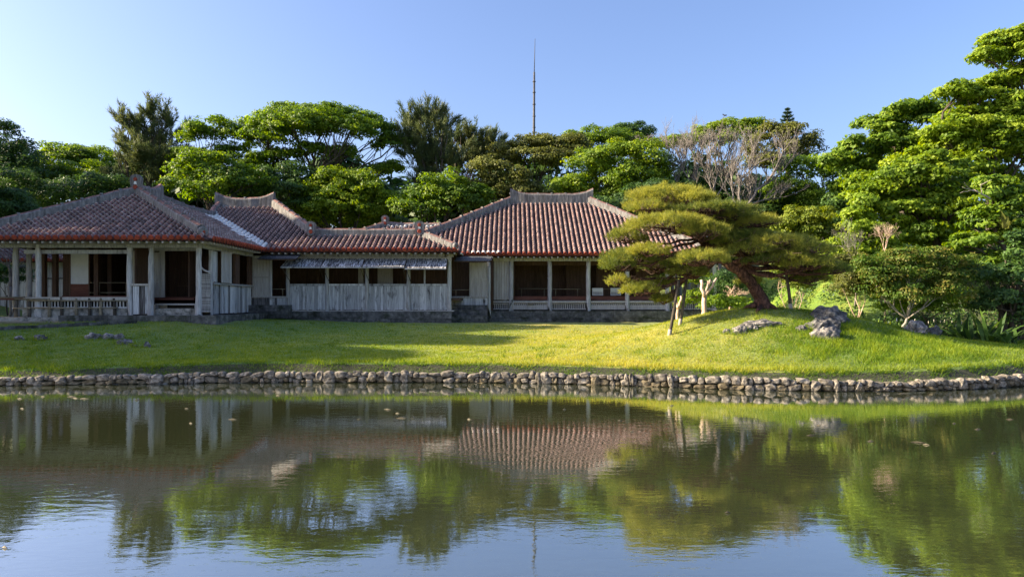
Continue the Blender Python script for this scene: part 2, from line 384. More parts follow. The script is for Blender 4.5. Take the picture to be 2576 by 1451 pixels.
def ground(X, Y):
    X = np.asarray(X, float); Y = np.asarray(Y, float)
    sh = shore(X); d = Y - sh
    ze = np.interp(X, [-30, -11, -6, 0, 5, 8, 11, 20], [.30, .30, .42, .38, .34, .36, .42, .5])
    Yb = np.interp(X, [-30, -12, -8, 0, 12], [25, 25, 29.5, 31, 33])
    zb = np.interp(X, [-30, -11, -7, 0, 10, 14, 30], [1.13, 1.13, .95, .88, .86, .9, 1.0])
    t = np.clip((d - .55) / (Yb - sh - .55), 0, 1)
    z = ze + (zb - ze) * t
    # bank between the stone edge and the turf
    zt = WALL_TOP(X) - .05
    z = np.where(d < .55, zt + (ze - zt) * sstep((d - .14) / .41), z)
    z = np.where(d < .04, -.8, z)
    # pine mound
    dx = X - 7.2; dy = Y - 19.9
    rx = np.where(dx < 0, 3.9, 4.4); ry = np.where(dy < 0, 2.9, 3.4)
    z = z + sstep((d - .3) / 1.2) * 1.16 * np.exp(-np.abs(dx / rx) ** 2.1 - np.abs(dy / ry) ** 2.1)
    # slope behind the pine and the wooded hill behind the houses
    z = z + 3.2 * sstep((X - 9.2 - 1.6 * sstep((Y - 26) / 5)) / 4.0) * sstep((Y - 22.5) / 8.0)
    z = z + 3.2 * sstep((Y - 47) / 25.0) + 2.0 * sstep((-X - 22) / 12.0) * sstep((Y - 24) / 14.0)
    # near bank under the viewer
    z = np.where(Y < 2.6, .32, np.where(Y < 3.0, .32 - (Y - 2.6) / .4 * 1.12, z))
    return z
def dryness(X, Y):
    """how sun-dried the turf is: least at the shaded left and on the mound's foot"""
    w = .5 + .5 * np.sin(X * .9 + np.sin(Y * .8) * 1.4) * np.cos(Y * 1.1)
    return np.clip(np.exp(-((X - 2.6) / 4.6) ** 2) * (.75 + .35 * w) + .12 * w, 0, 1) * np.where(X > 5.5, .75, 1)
def gz(x, y): return float(ground(x, y))

def on_ground(px, py, y0=14.0, y1=60.0):
    """the point of the terrain seen at that spot of the photograph"""
    Y = np.arange(y0, y1, 0.02)
    X = (px - HX) * Y / FPX
    zl = CAMZ + (HY - py) * Y / FPX
    hit = np.where(ground(X, Y) >= zl)[0]
    y = float(Y[hit[0]]) if len(hit) else y1
    x = XX(px, y)
    return Vector((x, y, gz(x, y)))

xs = np.unique(np.round(np.concatenate([np.arange(-24, 24.01, .22), np.linspace(-60, -24, 40), np.linspace(24, 60, 40), np.linspace(-400, -60, 14), np.linspace(60, 400, 14)]), 3))
ds = np.concatenate([[-.3, -.02, .045, .10, .16, .22, .28, .34, .40, .46, .52, .58], np.arange(.7, 20, .22), np.linspace(20.3, 45, 70), np.linspace(46, 400, 40)])
pre = np.array([-400, -100, -30, -8, -2, 0, 1, 2, 2.5, 2.6, 3.0, 3.4, 6])
rowsY = [np.full_like(xs, y) for y in pre] + [shore(xs) + d for d in ds]
GY = np.array(rowsY); GX = np.tile(xs, (len(rowsY), 1))
for i in range(1, len(GY)): GY[i] = np.maximum(GY[i], GY[i - 1] + 1e-3)
GZ = ground(GX, GY)
fuzz = (np.sin(GX * 5.1 + np.sin(GY * 3.7) * 1.7) + np.sin(GY * 6.3 + np.cos(GX * 4.1) * 2.1)) * .008
GZ = GZ + np.where((GY - shore(GX)) > .5, fuzz, 0)
nr, nc = GX.shape
V = np.stack([GX, GY, GZ], -1).reshape(-1, 3)
idx = np.arange(nr * nc).reshape(nr, nc)
F = np.stack([idx[:-1, :-1], idx[:-1, 1:], idx[1:, 1:], idx[1:, :-1]], -1).reshape(-1, 4)
dm = (GY - shore(GX))
soil = np.where((dm > -.5) & (dm < .42), 1.0, 0.0)  # bank strip: soil plus painted shade below the turf edge
soil = np.maximum(soil, np.where((GY > 46) | ((GX > 13.2) & (GY > 22.5)), .8, 0))
soilf = soil[:-1, :-1].ravel()
me = np_mesh('ground', V, F, M['lawn'], attr={'soil': soilf, 'dry': dryness(GX, GY)[:-1, :-1].ravel()}, smooth=True)
tag(link_mesh('ground', me), kind='structure')

wv = np.array([[-300, -60, 0], [300, -60, 0], [300, 26, 0], [-300, 26, 0]], float)
tag(link_mesh('water', np_mesh('water', wv, np.array([[0, 1, 2, 3]]), M['water'])), kind='structure')

# ------------------------------------------------------------------ roof tiles
def make_tile_mesh(name, mats, r=.070, ln=.255, segs=7):
    mb = MB()
    vs, fs = [], []
    for j, (y, rr) in enumerate(((0, r), (ln, r * .9))):
        for i in range(segs + 1):
            a = math.pi * i / segs
            vs.append((math.cos(a) * rr, y, math.sin(a) * rr * 1.3 + (.012 if j == 0 else -.004)))
    for i in range(segs): fs.append((i, i + 1, segs + 2 + i, segs + 1 + i))
    mb.add(vs, fs, 0, True)
    # pale mortar lip at the lower edge, closed in front
    vs, fs = [], []
    r2 = r * 1.10
    for (y, rr) in ((-.012, r2 * .80), (-.016, r2), (.050, r2 * .985)):
        for i in range(segs + 1):
            a = math.pi * i / segs
            vs.append((math.cos(a) * rr, y, math.sin(a) * rr * 1.3 + .012))
    k = segs + 1
    for i in range(segs):
        fs.append((i, i + 1, k + i + 1, k + i)); fs.append((k + i, k + i + 1, 2 * k + i + 1, 2 * k + i))
    mb.add(vs, fs, 1)
    mb.add([vs[i] for i in range(k)], [tuple(range(k))], 0)
    return mb.mesh(name, mats)
TILE_ME = make_tile_mesh('cover_tile', [M['tile'], M['tile_mortar']])
TILE_NEW = make_tile_mesh('mortar_tile', [M['plaster_new'], M['plaster_new']], r=.088)

def make_eave_tile():
    mb = MB()
    n = 12; r = .088
    c = .055
    ring = [(math.cos(2*math.pi*i/n) * r, math.sin(2*math.pi*i/n) * r + c) for i in range(n)]
    mb.add([(x, -.035, z) for x, z in ring] + [(x, .02, z) for x, z in ring], [tuple(range(n))] + [(i, (i+1) % n, n + (i+1) % n, n + i) for i in range(n)], 0)
    ring2 = [(x * .55, (z - c) * .55 + c) for x, z in ring]
    mb.add([(x, -.043, z) for x, z in ring2] + [(x, -.034, z) for x, z in ring2], [tuple(range(n))] + [(i, (i+1) % n, n + (i+1) % n, n + i) for i in range(n)], 0)
    # hanging drip tile beside it
    o = .121
    pts = [(-.055, .035), (.055, .035), (.062, .0), (.045, -.05), (0, -.085), (-.045, -.05), (-.062, 0)]
    m = len(pts)
    mb.add([(x + o, -.02, z) for x, z in pts] + [(x + o, .01, z) for x, z in pts], [tuple(range(m))] + [(i, (i+1) % m, m + (i+1) % m, m + i) for i in range(m)], 1)
    return mb.mesh('eave_tile', [M['tile_red'], M['tile_drip']])
EAVE_ME = make_eave_tile()

class RoofFace:
    def __init__(s, o, U, Vd, slope, poly, step=.242, tiles=True):
        s.o, s.U, s.V, s.s, s.poly, s.step, s.tiles = Vector(o), Vector(U), Vector(Vd), slope, poly, step, tiles
        q = math.sqrt(1 + slope * slope)
        s.q = q
        s.t = (s.V + Vector((0, 0, slope))) / q
        s.n = (Vector((0, 0, 1)) - s.V * slope) / q
        s.x = s.t.cross(s.n)
    def P(s, u, v, w=0.0): return s.o + s.U * u + s.V * v + Vector((0, 0, s.s * v)) + s.n * w
    def mat(s, u, v, w=0.0, jit=0.0):
        p = s.P(u, v, w)
        x, t = s.x, s.t
        if jit:
            x = (x + t * random.uniform(-jit, jit)).normalized(); t = s.n.cross(x)
        return Matrix(((x.x, t.x, s.n.x, p.x), (x.y, t.y, s.n.y, p.y), (x.z, t.z, s.n.z, p.z), (0, 0, 0, 1)))
    def span(s, u):
        c = []
        n = len(s.poly)
        for i in range(n):
            (u0, v0), (u1, v1) = s.poly[i], s.poly[(i + 1) % n]
            if (u0 <= u < u1) or (u1 <= u < u0): c.append(v0 + (v1 - v0) * (u - u0) / (u1 - u0))
        c.sort()
        return (c[0], c[-1]) if len(c) >= 2 else None

def build_roof(house, faces, near_faces, extra_white=()):
    """roof deck (mesh part) > cover tiles, eave tiles; tiles past 300 go into one joined part"""
    deck = MB()
    for f in faces:
        pts = [f.P(u, v, -.005) for u, v in f.poly]
        low = [f.P(u, v, -.11) for u, v in f.poly]
        n = len(pts)
        deck.add(pts + low, [tuple(range(n)), tuple(reversed(range(n, 2 * n)))] + [(i, n + i, n + (i + 1) % n, (i + 1) % n) for i in range(n)], 0)
    roof = deck.build('roof', [M['tile_pan']], house)
    mats = []
    for fi, f in enumerate(faces):
        if not f.tiles: continue
        us = [p[0] for p in f.poly]
        dv = .232 / f.q
        u = min(us) + .10
        while u < max(us) - .05:
            sp = f.span(u)
            if sp and sp[1] - sp[0] > .12:
                v0, v1 = sp
                eave = v0 < .03
                k = 0; v = v0 + (.0 if eave else .04)
                while v < v1 - .06:
                    Mx = f.mat(u + random.uniform(-.006, .006), v, random.uniform(-.004, .006), .03)
                    white = (not eave and k <= (1 if fi == 0 else 0) and fi in near_faces) or (f, round(u, 1), k) in extra_white
                    if fi in near_faces and extra_white and not white:
                        white = any(c(f, fi, u, v, k) for c in extra_white if callable(c))
                    mats.append((Mx, fi in near_faces, white))
                    v += dv; k += 1
                if eave: 
                    if fi in near_faces or True: piece('eave_tile', EAVE_ME, f.mat(u, -.01, .0), roof)
            u += f.step
    eye = Vector((0, 0, CAMZ))
    near = [m for m in mats if m[1]]; 
    for Mx, _, w in near:
        pass
    white = [m for m in mats if m[2]]
    for Mx, _, _ in white: piece('mortar_tile', TILE_NEW, Mx, roof)
    rest = [m for m in mats if not m[2]]
    rest.sort(key=lambda m: (not m[1], (m[0].translation - eye).length))
    for Mx, _, _ in rest[:300]: piece('tile', TILE_ME, Mx, roof)
    rest = rest[300:]
    if rest:
        bv = np.array([tuple(v.co) + (1,) for v in TILE_ME.vertices])
        A = np.array([[list(r) for r in m[0]] for m in rest])
        Vv = np.einsum('nij,vj->nvi', A, bv)[..., :3].reshape(-1, 3)
        nv = len(bv)
        mb = MB()
        quads, tl, qm, tm = [], [], [], []
        polys = [(tuple(p.vertices), p.material_index) for p in TILE_ME.polygons]
        tri = []
        for vs, mi in polys:
            if len(vs) == 4: tri.append((vs, mi))
            else:
                for i in range(1, len(vs) - 2, 2): tri.append(((vs[0], vs[i], vs[i+1], vs[i+2]), mi))
        fq = np.array([t[0] for t in tri]); fm = np.array([t[1] for t in tri])
        n = len(rest)
        Fq = (fq[None] + (np.arange(n) * nv)[:, None, None]).reshape(-1, 4)
        tint = np.repeat(RNG.random(n), len(fq))
        me = np_mesh('tile_field', Vv, Fq, [M['tile'], M['tile_mortar']], attr={'tint': tint}, smooth=False, midx=np.tile(fm, n))
        tag(link_mesh('tile_field', me, roof), kind='stuff')
    return roof

def ridge_cap(roof, pts, w=.15, h=.36, knob=.55, horns=(0, 0), name='ridge_cap'):
    """plastered ridge wall with a row of half-round tiles and mortar knobs on top"""
    mb = MB()
    pts = [Vector(p) for p in pts]
    ds = []
    for i in range(len(pts)):
        d = pts[min(i+1, len(pts)-1)] - pts[max(i-1, 0)]; d.z = 0; ds.append(d.normalized())
    # subdivide for slight unevenness
    P, D = [], []
    for i in range(len(pts) - 1):
        L = (pts[i+1] - pts[i]).length; k = max(2, int(L / .35))
        for j in range(k):
            t = j / k; P.append(pts[i].lerp(pts[i+1], t)); D.append(ds[i].lerp(ds[i+1], t).normalized())
    P.append(pts[-1]); D.append(ds[-1])
    n = len(P)
    vs = []
    for i in range(n):
        side = Vector((-D[i].y, D[i].x, 0)); up = Vector((0, 0, 1))
        ww = w * random.uniform(.94, 1.06); hh = h * random.uniform(.96, 1.04)
        e = 0.0
        if horns[0] and i < 3: e += (.30, .12, .03)[i]
        if horns[1] and n - 1 - i < 3: e += (.30, .12, .03)[n - 1 - i]
        for a, b in ((1.15, -.12), (1.0, hh * .85 + e), (.75, hh + e), (.35, hh + .05 + e), (-.35, hh + .05 + e), (-.75, hh + e), (-1.0, hh * .85 + e), (-1.15, -.12)):
            vs.append(P[i] + side * (ww * a) + up * b)
    fs, ms = [], []
    for i in range(n - 1):
        for k in range(7):
            mb.add([], [], 0)
            fs.append((i*8+k, i*8+k+1, (i+1)*8+k+1, (i+1)*8+k)); ms.append(1 if k in (2, 3, 4) else 0)
    base = len(mb.v); mb.v += [tuple(v) for v in vs]
    for f, m_ in zip(fs, ms): mb.f.append(tuple(base + q for q in f)); mb.m.append(m_); mb.sm.append(False)
    mb.f.append(tuple(base + k for k in range(8))); mb.m.append(0); mb.sm.append(False)
    mb.f.append(tuple(base + (n-1)*8 + k for k in reversed(range(8)))); mb.m.append(0); mb.sm.append(False)
    # knobs
    acc = .2
    for i in range(n - 1):
        L = (P[i+1] - P[i]).length; acc += L
        if acc > knob:
            acc = 0
            side = Vector((-D[i].y, D[i].x, 0)); c = P[i] + Vector((0, 0, h + .04))
            a = D[i] * .045; b = side * (w * .8); u = Vector((0, 0, .045))
            mb.add([c-a-b-u, c+a-b-u, c+a+b-u, c-a+b-u, c-a-b*.6+u, c+a-b*.6+u, c+a+b*.6+u, c-a+b*.6+u],
                   [(4,5,6,7),(0,1,5,4),(1,2,6,5),(2,3,7,6),(3,0,4,7)], 0)
    return mb.build(name, [M['plaster'], M['tile']], roof)

def ornament(roof, p, w=.19, h=.68, face=(0, -1, 0)):
    """upright rounded end plaque with two red bosses and a pale middle"""
    mb = MB(); f = Vector(face).normalized(); s = Vector((-f.y, f.x, 0)); up = Vector((0, 0, 1)); p = Vector(p)
    out = []
    for i in range(20):
        a = 2 * math.pi * i / 20
        x, z = math.cos(a) * w, math.sin(a) * w
        z += (h / 2 - w) * (1 if math.sin(a) >= 0 else -1)
        out.append((x * (1.0 + .18 * (z > 0)), z + h / 2))
    n = len(out)
    def P(x, z, d): return p + s * x + up * z + f * d
    mb.add([P(x, z, .10) for x, z in out] + [P(x, z, -.08) for x, z in out],
           [tuple(range(n)), tuple(reversed(range(n, 2*n)))] + [(i, n+i, n+(i+1) % n, (i+1) % n) for i in range(n)], 0)
    for cz, r in ((h * .28, w * .50), (h * .72, w * .42)):
        ring = [(math.cos(2*math.pi*i/12) * r, math.sin(2*math.pi*i/12) * r + cz) for i in range(12)]
        mb.add([P(x*.8, (z-cz)*.8+cz, .15) for x, z in ring] + [P(x, z, .09) for x, z in ring], [tuple(range(12))] + [(i, 12+i, 12+(i+1) % 12, (i+1) % 12) for i in range(12)], 1)
    q = [(-w*.3, h*.45), (w*.3, h*.45), (w*.18, h*.60), (-w*.18, h*.60)]
    mb.add([P(x, z, .125) for x, z in q] + [P(x, z, .09) for x, z in q], [(0,1,2,3),(0,4,5,1),(1,5,6,2),(2,6,7,3),(3,7,4,0)], 2)
    return mb.build('ridge_ornament', [M['plaster'], M['tile_red'], M['plaster_new']], roof)

def end_cap(roof, p, d, r=.20):
    """round plastered end of a hip ridge"""
    mb = MB(); d = Vector(d).normalized(); p = Vector(p)
    s = d.cross(Vector((0, 0, 1))).normalized(); u = s.cross(d)
    def ring(rr, o): return [p + s * (math.cos(2*math.pi*i/14) * rr) + u * (math.sin(2*math.pi*i/14) * rr) + d * o for i in range(14)]
    rs = [ring(r, -.25), ring(r, .05), ring(r * .8, .09), ring(r * .45, .09), ring(r * .3, .12)]
    vs = sum(rs, []); fs = []; 
    for j in range(4): fs += [(j*14+i, j*14+(i+1) % 14, (j+1)*14+(i+1) % 14, (j+1)*14+i) for i in range(14)]
    mb.add(vs, fs, 0); mb.add(rs[4], [tuple(range(14))], 1)
    return mb.build('ridge_ornament', [M['plaster'], M['tile_red']], roof)

# ------------------------------------------------------------------ carpentry
UNIT = {}
def unit_box(mat):
    k = M[mat].name
    if k not in UNIT:
        mb = MB(); mb.box(-.5, .5, -.5, .5, -.5, .5); UNIT[k] = mb.mesh('unit_' + k, [M[mat]])
    return UNIT[k]
def bx(name, parent, mat, x0, x1, y0, y1, z0, z1, rz=0.0):
    """one rectangular timber or stone as an object of its own (shared mesh)"""
    Mx = Matrix.Translation(((x0+x1)/2, (y0+y1)/2, (z0+z1)/2)) @ Matrix.Rotation(rz, 4, 'Z') @ Matrix.Diagonal((abs(x1-x0), abs(y1-y0), abs(z1-z0), 1))
    return piece(name, unit_box(mat), Mx, parent)
def fbx(name, parent, mat, px0, py0, px1, py1, Y, dep):
    """timber given by the rectangle its front shows at depth Y"""
    return bx(name, parent, mat, XX(px0, Y), XX(px1, Y), Y, Y + dep, ZZ(py1, Y), ZZ(py0, Y))

def post_mesh(name, seed, flare=.35):
    rs = random.Random(seed); mb = MB(); pts, rad = [], []
    for i in range(9):
        t = i / 8
        pts.append((rs.uniform(-.12, .12), rs.uniform(-.12, .12), t)); rad.append(.5 * (1 + rs.uniform(-.07, .07)) * (1 + flare * max(0, 1 - t * 6)))
    mb.tube([(p[0]*.3, p[1]*.3, p[2]) for p in pts], rad, 9)
    return mb.mesh(name, [M['wood_post']])
POST_ME = [post_mesh('log_post', i) for i in range(5)]
_pc = [0]
def post(house, x, y, z0, z1, d=.19, name='column'):
    _pc[0] += 1
    return piece(name, POST_ME[_pc[0] % 5], Matrix.Translation((x, y, z0)) @ Matrix.Rotation(random.uniform(0, 6), 4, 'Z') @ Matrix.Diagonal((d, d, z1 - z0, 1)), house)

def plank_wall(house, a, b, z0, z1, mat='wood_plank', n=None, width=.095, face=(0, -1), name='plank_wall', rot_stain=None):
    """a thin backing board (part) that carries the upright planks (sub-parts)"""
    a = Vector((*a, 0)); b = Vector((*b, 0)); d = b - a; L = d.length; d.normalize()
    nrm = Vector((face[0], face[1], 0))
    mb = MB()
    p0, p1 = a - nrm * .03, b - nrm * .03
    mb.quadbox((p0.x, p0.y, z0), (p1.x, p1.y, z0), (p1.x, p1.y, z1), (p0.x, p0.y, z1), nrm, .02)
    wall = mb.build(name, [M['wood_brown']], house)
    n = n or max(2, int(L / width)); w = L / n; ang = math.atan2(d.y, d.x)
    for i in range(n):
        c = a + d * (w * (i + .5)) - nrm * random.uniform(.0, .016)
        zb = z0 + random.uniform(0, .03); zt = z1 - random.uniform(0, .01)
        mt = mat
        if rot_stain and random.random() < rot_stain((i + .5) / n): mt = 'wood_rot'
        Mx = Matrix.Translation((c.x, c.y, (zb + zt) / 2)) @ Matrix.Rotation(ang + random.uniform(-.03, .03), 4, 'Z') @ Matrix.Diagonal((w * .93, .022, zt - zb, 1))
        piece('plank', unit_box(mt), Mx, wall)
    return wall

def rail_door(house, px0, py0, px1, py1, Y, mat='wood_pale', split=.55, name='door', cols=2):
    """panelled sliding door: boards in a frame of stiles and rails"""
    x0, x1, z0, z1 = XX(px0, Y), XX(px1, Y), ZZ(py1, Y), ZZ(py0, Y)
    mb = MB(); t = .045
    mb.box(x0, x1, Y + .015, Y + .035, z0, z1)
    door = mb.build(name, [M[mat]], house)
    for (a, b) in ((x0, x0 + t), (x1 - t, x1)): bx('stile', door, mat, a, b, Y - .012, Y + .012, z0, z1)
    zs = z0 + (z1 - z0) * split
    for zc in (z0 + t / 2, zs, z1 - t / 2): bx('rail', door, mat, x0 + t, x1 - t, Y - .010, Y + .012, zc - t / 2, zc + t / 2)
    w = (x1 - x0 - 2 * t) / cols
    for i in range(1, cols): bx('batten', door, mat, x0 + t + w * i - .012, x0 + t + w * i + .012, Y - .004, Y + .012, z0 + t, zs - t / 2)
    return door

def lattice(house, x0, x1, Y, z0, z1, pitch=.09, name='floor_lattice', mat='wood_pale'):
    mb = MB(); x = x0 + .03
    while x < x1 - .03:
        mb.box(x - .022, x + .022, Y - .012, Y + .012, z0, z1); x += pitch
    mb.box(x0, x1, Y - .016, Y + .016, z1 - .04, z1 + .01); mb.box(x0, x1, Y - .016, Y + .016, z0 - .01, z0 + .04)
    return mb.build(name, [M[mat]], house)

def podium(house, x0, x1, y0, y1, z0, z1, rows=2, bw=(.5, 1.1), mat='stone_dark', front=True, right=False, left=False):
    """stone base: rough core (part) faced with single blocks"""
    mb = MB(); mb.box(x0 + .05, x1 - .05, y0 + .05, y1, z0, z1 - .02)
    core = mb.build('podium', [M[mat]], house)
    rh = (z1 - z0) / rows
    for r in range(rows):
        za, zb = z0 + r * rh + .006, z0 + (r + 1) * rh - .006 + (.0 if r < rows - 1 else .004)
        if front:
            x = x0
            while x < x1 - .05:
                w = min(random.uniform(*bw), x1 - x); 
                if x1 - x - w < .25: w = x1 - x
                o = random.uniform(-.02, .02)
                bx('stone_block', core, mat, x + .006, x + w - .006, y0 + o, y0 + .30, za, zb)
                x += w
        for flag, sx in ((right, x1), (left, x0)):
            if flag:
                y = y0 + .31
                while y < y1 - .05:
                    w = min(random.uniform(*bw), y1 - y)
                    if y1 - y - w < .25: w = y1 - y
                    o = random.uniform(-.02, .02)
                    bx('stone_block', core, mat, sx - .28 + o if sx == x1 else sx + o, sx + o if sx == x1 else sx + .28 + o, y + .006, y + w - .006, za, zb)
                    y += w
    return core

def thin_rail(house, px0, px1, py, py_low, Y, posts=()):
    mb = MB()
    a, b = AT(px0, py, Y), AT(px1, py, Y)
    mb.tube([a, b], .018, 6)
    for p in posts: mb.tube([AT(p, py, Y), AT(p, py_low, Y)], .016, 6)
    return mb.build('bamboo_rail', [M['bamboo']], house)

# =============================================================== the near wing (hip roof at the left)
ZE = CAMZ + 2.26                               # height of the eaves
wing = thing('palace_wing', 'wooden palace wing with hipped red tile roof and open veranda behind the bamboo fence', 'building', (-15.4, 29, 1.13))
AX0, AX1, AY0 = -19.9, -10.76, 25.0
apX, apY, apZ = -15.4, 29.04, 2.21
fA = RoofFace((0, AY0, ZE), (1, 0, 0), (0, 1, 0), apZ / (apY - AY0), [(AX0, 0), (AX1, 0), (apX, apY - AY0)])
fAr = RoofFace((AX1, 0, ZE), (0, 1, 0), (-1, 0, 0), apZ / (AX1 - apX), [(AY0, 0), (30.8, 0), (34.7, 4.04), (30.85, AX1 - apX), (apY, AX1 - apX)])
fAl = RoofFace((AX0, 0, ZE), (0, -1, 0), (1, 0, 0), apZ / (apX - AX0), [(-35.3, 0), (-AY0, 0), (-apY, apX - AX0), (-30.85, apX - AX0)], tiles=False)
fAb = RoofFace((0, 35.3, ZE), (-1, 0, 0), (0, -1, 0), apZ / 4.45, [(10.9, 0), (-AX0, 0), (-apX, 4.45)], tiles=False)
def white_right(f, fi, u, v, k):
    if fi == 1:
        t = (u - 30.8)
        if t > -.3: return random.random() < .30 and v < t * 1.03 + .75
        return False
    return False
roofA = build_roof(wing, [fA, fAr, fAl, fAb], (0, 1), (white_right,))
ap = Vector((apX, apY, ZE + apZ))
ridge_cap(roofA, [ap + Vector((0, .05, 0)), (apX, 30.85, ZE + apZ)], h=.34, horns=(0, 1))
ridge_cap(roofA, [ap, ap.lerp(Vector((AX0, AY0, ZE)), .5) + Vector((0, 0, -.03)), (AX0 + .15, AY0 + .15, ZE + .05)], h=.30)
ridge_cap(roofA, [ap, ap.lerp(Vector((AX1, AY0, ZE)), .5) + Vector((0, 0, -.03)), (AX1 - .42, AY0 + .40, ZE + .2)], h=.28, w=.16)
VT = Vector((-14.8, 34.7, ZE + 1.92))
ridge_cap(roofA, [(apX, 30.75, ZE + apZ - .02), ((apX + VT.x) / 2, 32.8, ZE + 1.97), tuple(VT)], h=.24)
ornament(roofA, ap + Vector((0, -.12, .02)), h=.74, w=.20)
end_cap(roofA, (AX1 - .36, AY0 + .34, ZE + .27), (1, -1, -.15), r=.18)

YA = 25.95
ZF = 2.03                                       # floor level
ZPA = 1.36                                      # top of the stone base
podium(wing, -16.2, -10.55, 25.15, 33.0, 1.02, ZPA, rows=1, bw=(.6, 1.2), right=True)
mb = MB(); mb.box(-19.4, -16.2, 25.55, 33, 1.0, 1.28); mb.build('podium', [M['stone_pale']], wing)
# columns of the front
for px, py in ((97, 790), (326, 789), (380, 791), (500, 794)):
    post(wing, XX(px, YA), YA, ZPA - .06 if px > 200 else 1.22, ZE - .10, d=.20)
for px, y in ((39, 26.6), (73, 27.35)):
    post(wing, XX(px, y), y, 1.2, ZE - .05, d=.21)
for px, y in ((107, 28.1), (136, 28.0), (241, 27.8), (275, 28.6)):
    bx('inner_post', wing, 'wood_brown', XX(px, y) - .085, XX(px, y) + .085, y, y + .17, ZF, ZE - .05)
# eave beams, rafters
bx('eave_beam', wing, 'wood_grey', -19.3, -11.3, YA - .08, YA + .08, ZE - .26, ZE - .09)
bx('lintel', wing, 'wood_grey', XX(60, YA + .1), XX(330, YA + .1), YA + .10, YA + .18, ZE - .47, ZE - .33)
bx('side_beam', wing, 'wood_grey', -11.58, -11.42, YA + .1, 31.1, ZE - .26, ZE - .09)
for i in range(31):
    x = -19.55 + i * .285
    bx('rafter', wing, 'wood_pale', x - .035, x + .035, AY0 + .06, YA + .3, ZE - .155, ZE - .085)
for i in range(18):
    y = 25.4 + i * .29
    bx('rafter', wing, 'wood_pale', -11.4, AX1 - .08, y - .035, y + .035, ZE - .155, ZE - .085)
# ceiling, floor and back walls of the rooms
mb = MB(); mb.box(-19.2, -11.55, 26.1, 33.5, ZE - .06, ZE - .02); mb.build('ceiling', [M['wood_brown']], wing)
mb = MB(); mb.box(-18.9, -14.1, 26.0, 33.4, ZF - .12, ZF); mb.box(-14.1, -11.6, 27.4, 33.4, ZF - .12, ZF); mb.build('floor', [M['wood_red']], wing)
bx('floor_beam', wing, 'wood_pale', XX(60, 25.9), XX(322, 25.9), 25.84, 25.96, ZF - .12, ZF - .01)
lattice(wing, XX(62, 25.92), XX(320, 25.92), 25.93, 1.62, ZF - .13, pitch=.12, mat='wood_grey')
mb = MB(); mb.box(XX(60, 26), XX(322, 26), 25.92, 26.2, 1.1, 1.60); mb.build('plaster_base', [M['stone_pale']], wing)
mb = MB(); mb.box(XX(60, 26), XX(322, 26), 26.25, 26.3, 1.1, ZF - .1); mb.build('under_floor_backing', [M['black']], wing)
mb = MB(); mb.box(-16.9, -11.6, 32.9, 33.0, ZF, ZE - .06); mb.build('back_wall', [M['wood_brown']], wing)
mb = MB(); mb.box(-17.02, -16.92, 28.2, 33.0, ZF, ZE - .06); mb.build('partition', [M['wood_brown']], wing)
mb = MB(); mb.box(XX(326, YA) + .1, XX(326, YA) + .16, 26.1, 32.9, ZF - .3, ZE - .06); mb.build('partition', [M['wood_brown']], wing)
fbx('inner_post', wing, 'wood_brown', 158, 628, 177, 745, 28.05, .16)
scr = MB(); Ys = 28.0
scr.box(XX(178, Ys), XX(223, Ys), Ys, Ys + .03, ZZ(714, Ys), ZZ(637, Ys))
so = scr.build('paper_screen', [M['paper']], wing)
bx('kick_board', so, 'wood_red', XX(178, Ys), XX(223, Ys), Ys - .01, Ys + .03, ZF, ZZ(714.5, Ys))
for a, b in ((175, 178), (223, 226)): bx('stile', so, 'wood_brown', XX(a, Ys), XX(b, Ys), Ys - .02, Ys + .035, ZF, ZZ(632, Ys))
thin_rail(wing, 226, 320, 711, 742, 27.9, (250, 317))
thin_rail(wing, 226, 320, 736, 742, 27.95)
bx('step_board', wing, 'wood_red', XX(160, 27.3), XX(324, 27.3), 27.2, 27.9, ZF, ZF + .05)
# low plank screen between the two columns
plank_wall(wing, (XX(330, YA), YA - .02), (XX(376, YA), YA - .02), ZPA + .02, ZZ(719, YA), n=9, rot_stain=lambda t: .45)
fbx('sill', wing, 'wood_pale', 328, 713.5, 378, 718.6, YA - .08, .18)
rail_door(wing, 346, 632, 372, 745, 27.2, cols=2, split=.34)
rail_door(wing, 386, 634, 402, 748, 27.2, cols=2, split=.34)
fbx('wall_panel', wing, 'wood_pale', 331, 630, 345, 748, 27.35, .04)
fbx('wall_panel', wing, 'wood_pale', 401, 630, 414, 748, 27.3, .05)
fbx('lintel', wing, 'wood_grey', 330, 622, 500, 631, 27.0, .12)
# entrance: brown doors set back, steps
Ye = 28.6
fbx('wall_panel', wing, 'wood_brown', 412, 632, 443, 748, Ye, .05)
rail_door(wing, 444, 632, 490, 748, Ye, mat='wood_brown', cols=2, split=.25)
fbx('wall_panel', wing, 'wood_brown', 488, 632, 522, 748, Ye + .02, .05)
fbx('door_post', wing, 'wood_red', 489, 632, 493, 748, Ye - .06, .08)
bx('step_board', wing, 'wood_red', XX(408, 27.3), XX(496, 27.3), 27.0, 28.6, 1.92, 1.98)
bx('step_board', wing, 'wood_pale', XX(394, 26.7), XX(497, 26.7), 26.6, 27.05, 1.72, 1.78)
for px in (396, 494): bx('step_leg', wing, 'wood_grey', XX(px, 26.7) - .05, XX(px, 26.7) + .05, 26.65, 26.8, ZPA, 1.72)
bx('stone_step', wing, 'stone_pale', XX(390, 26.1), XX(496, 26.1), 26.1, 26.55, ZPA - .02, ZPA + .24)
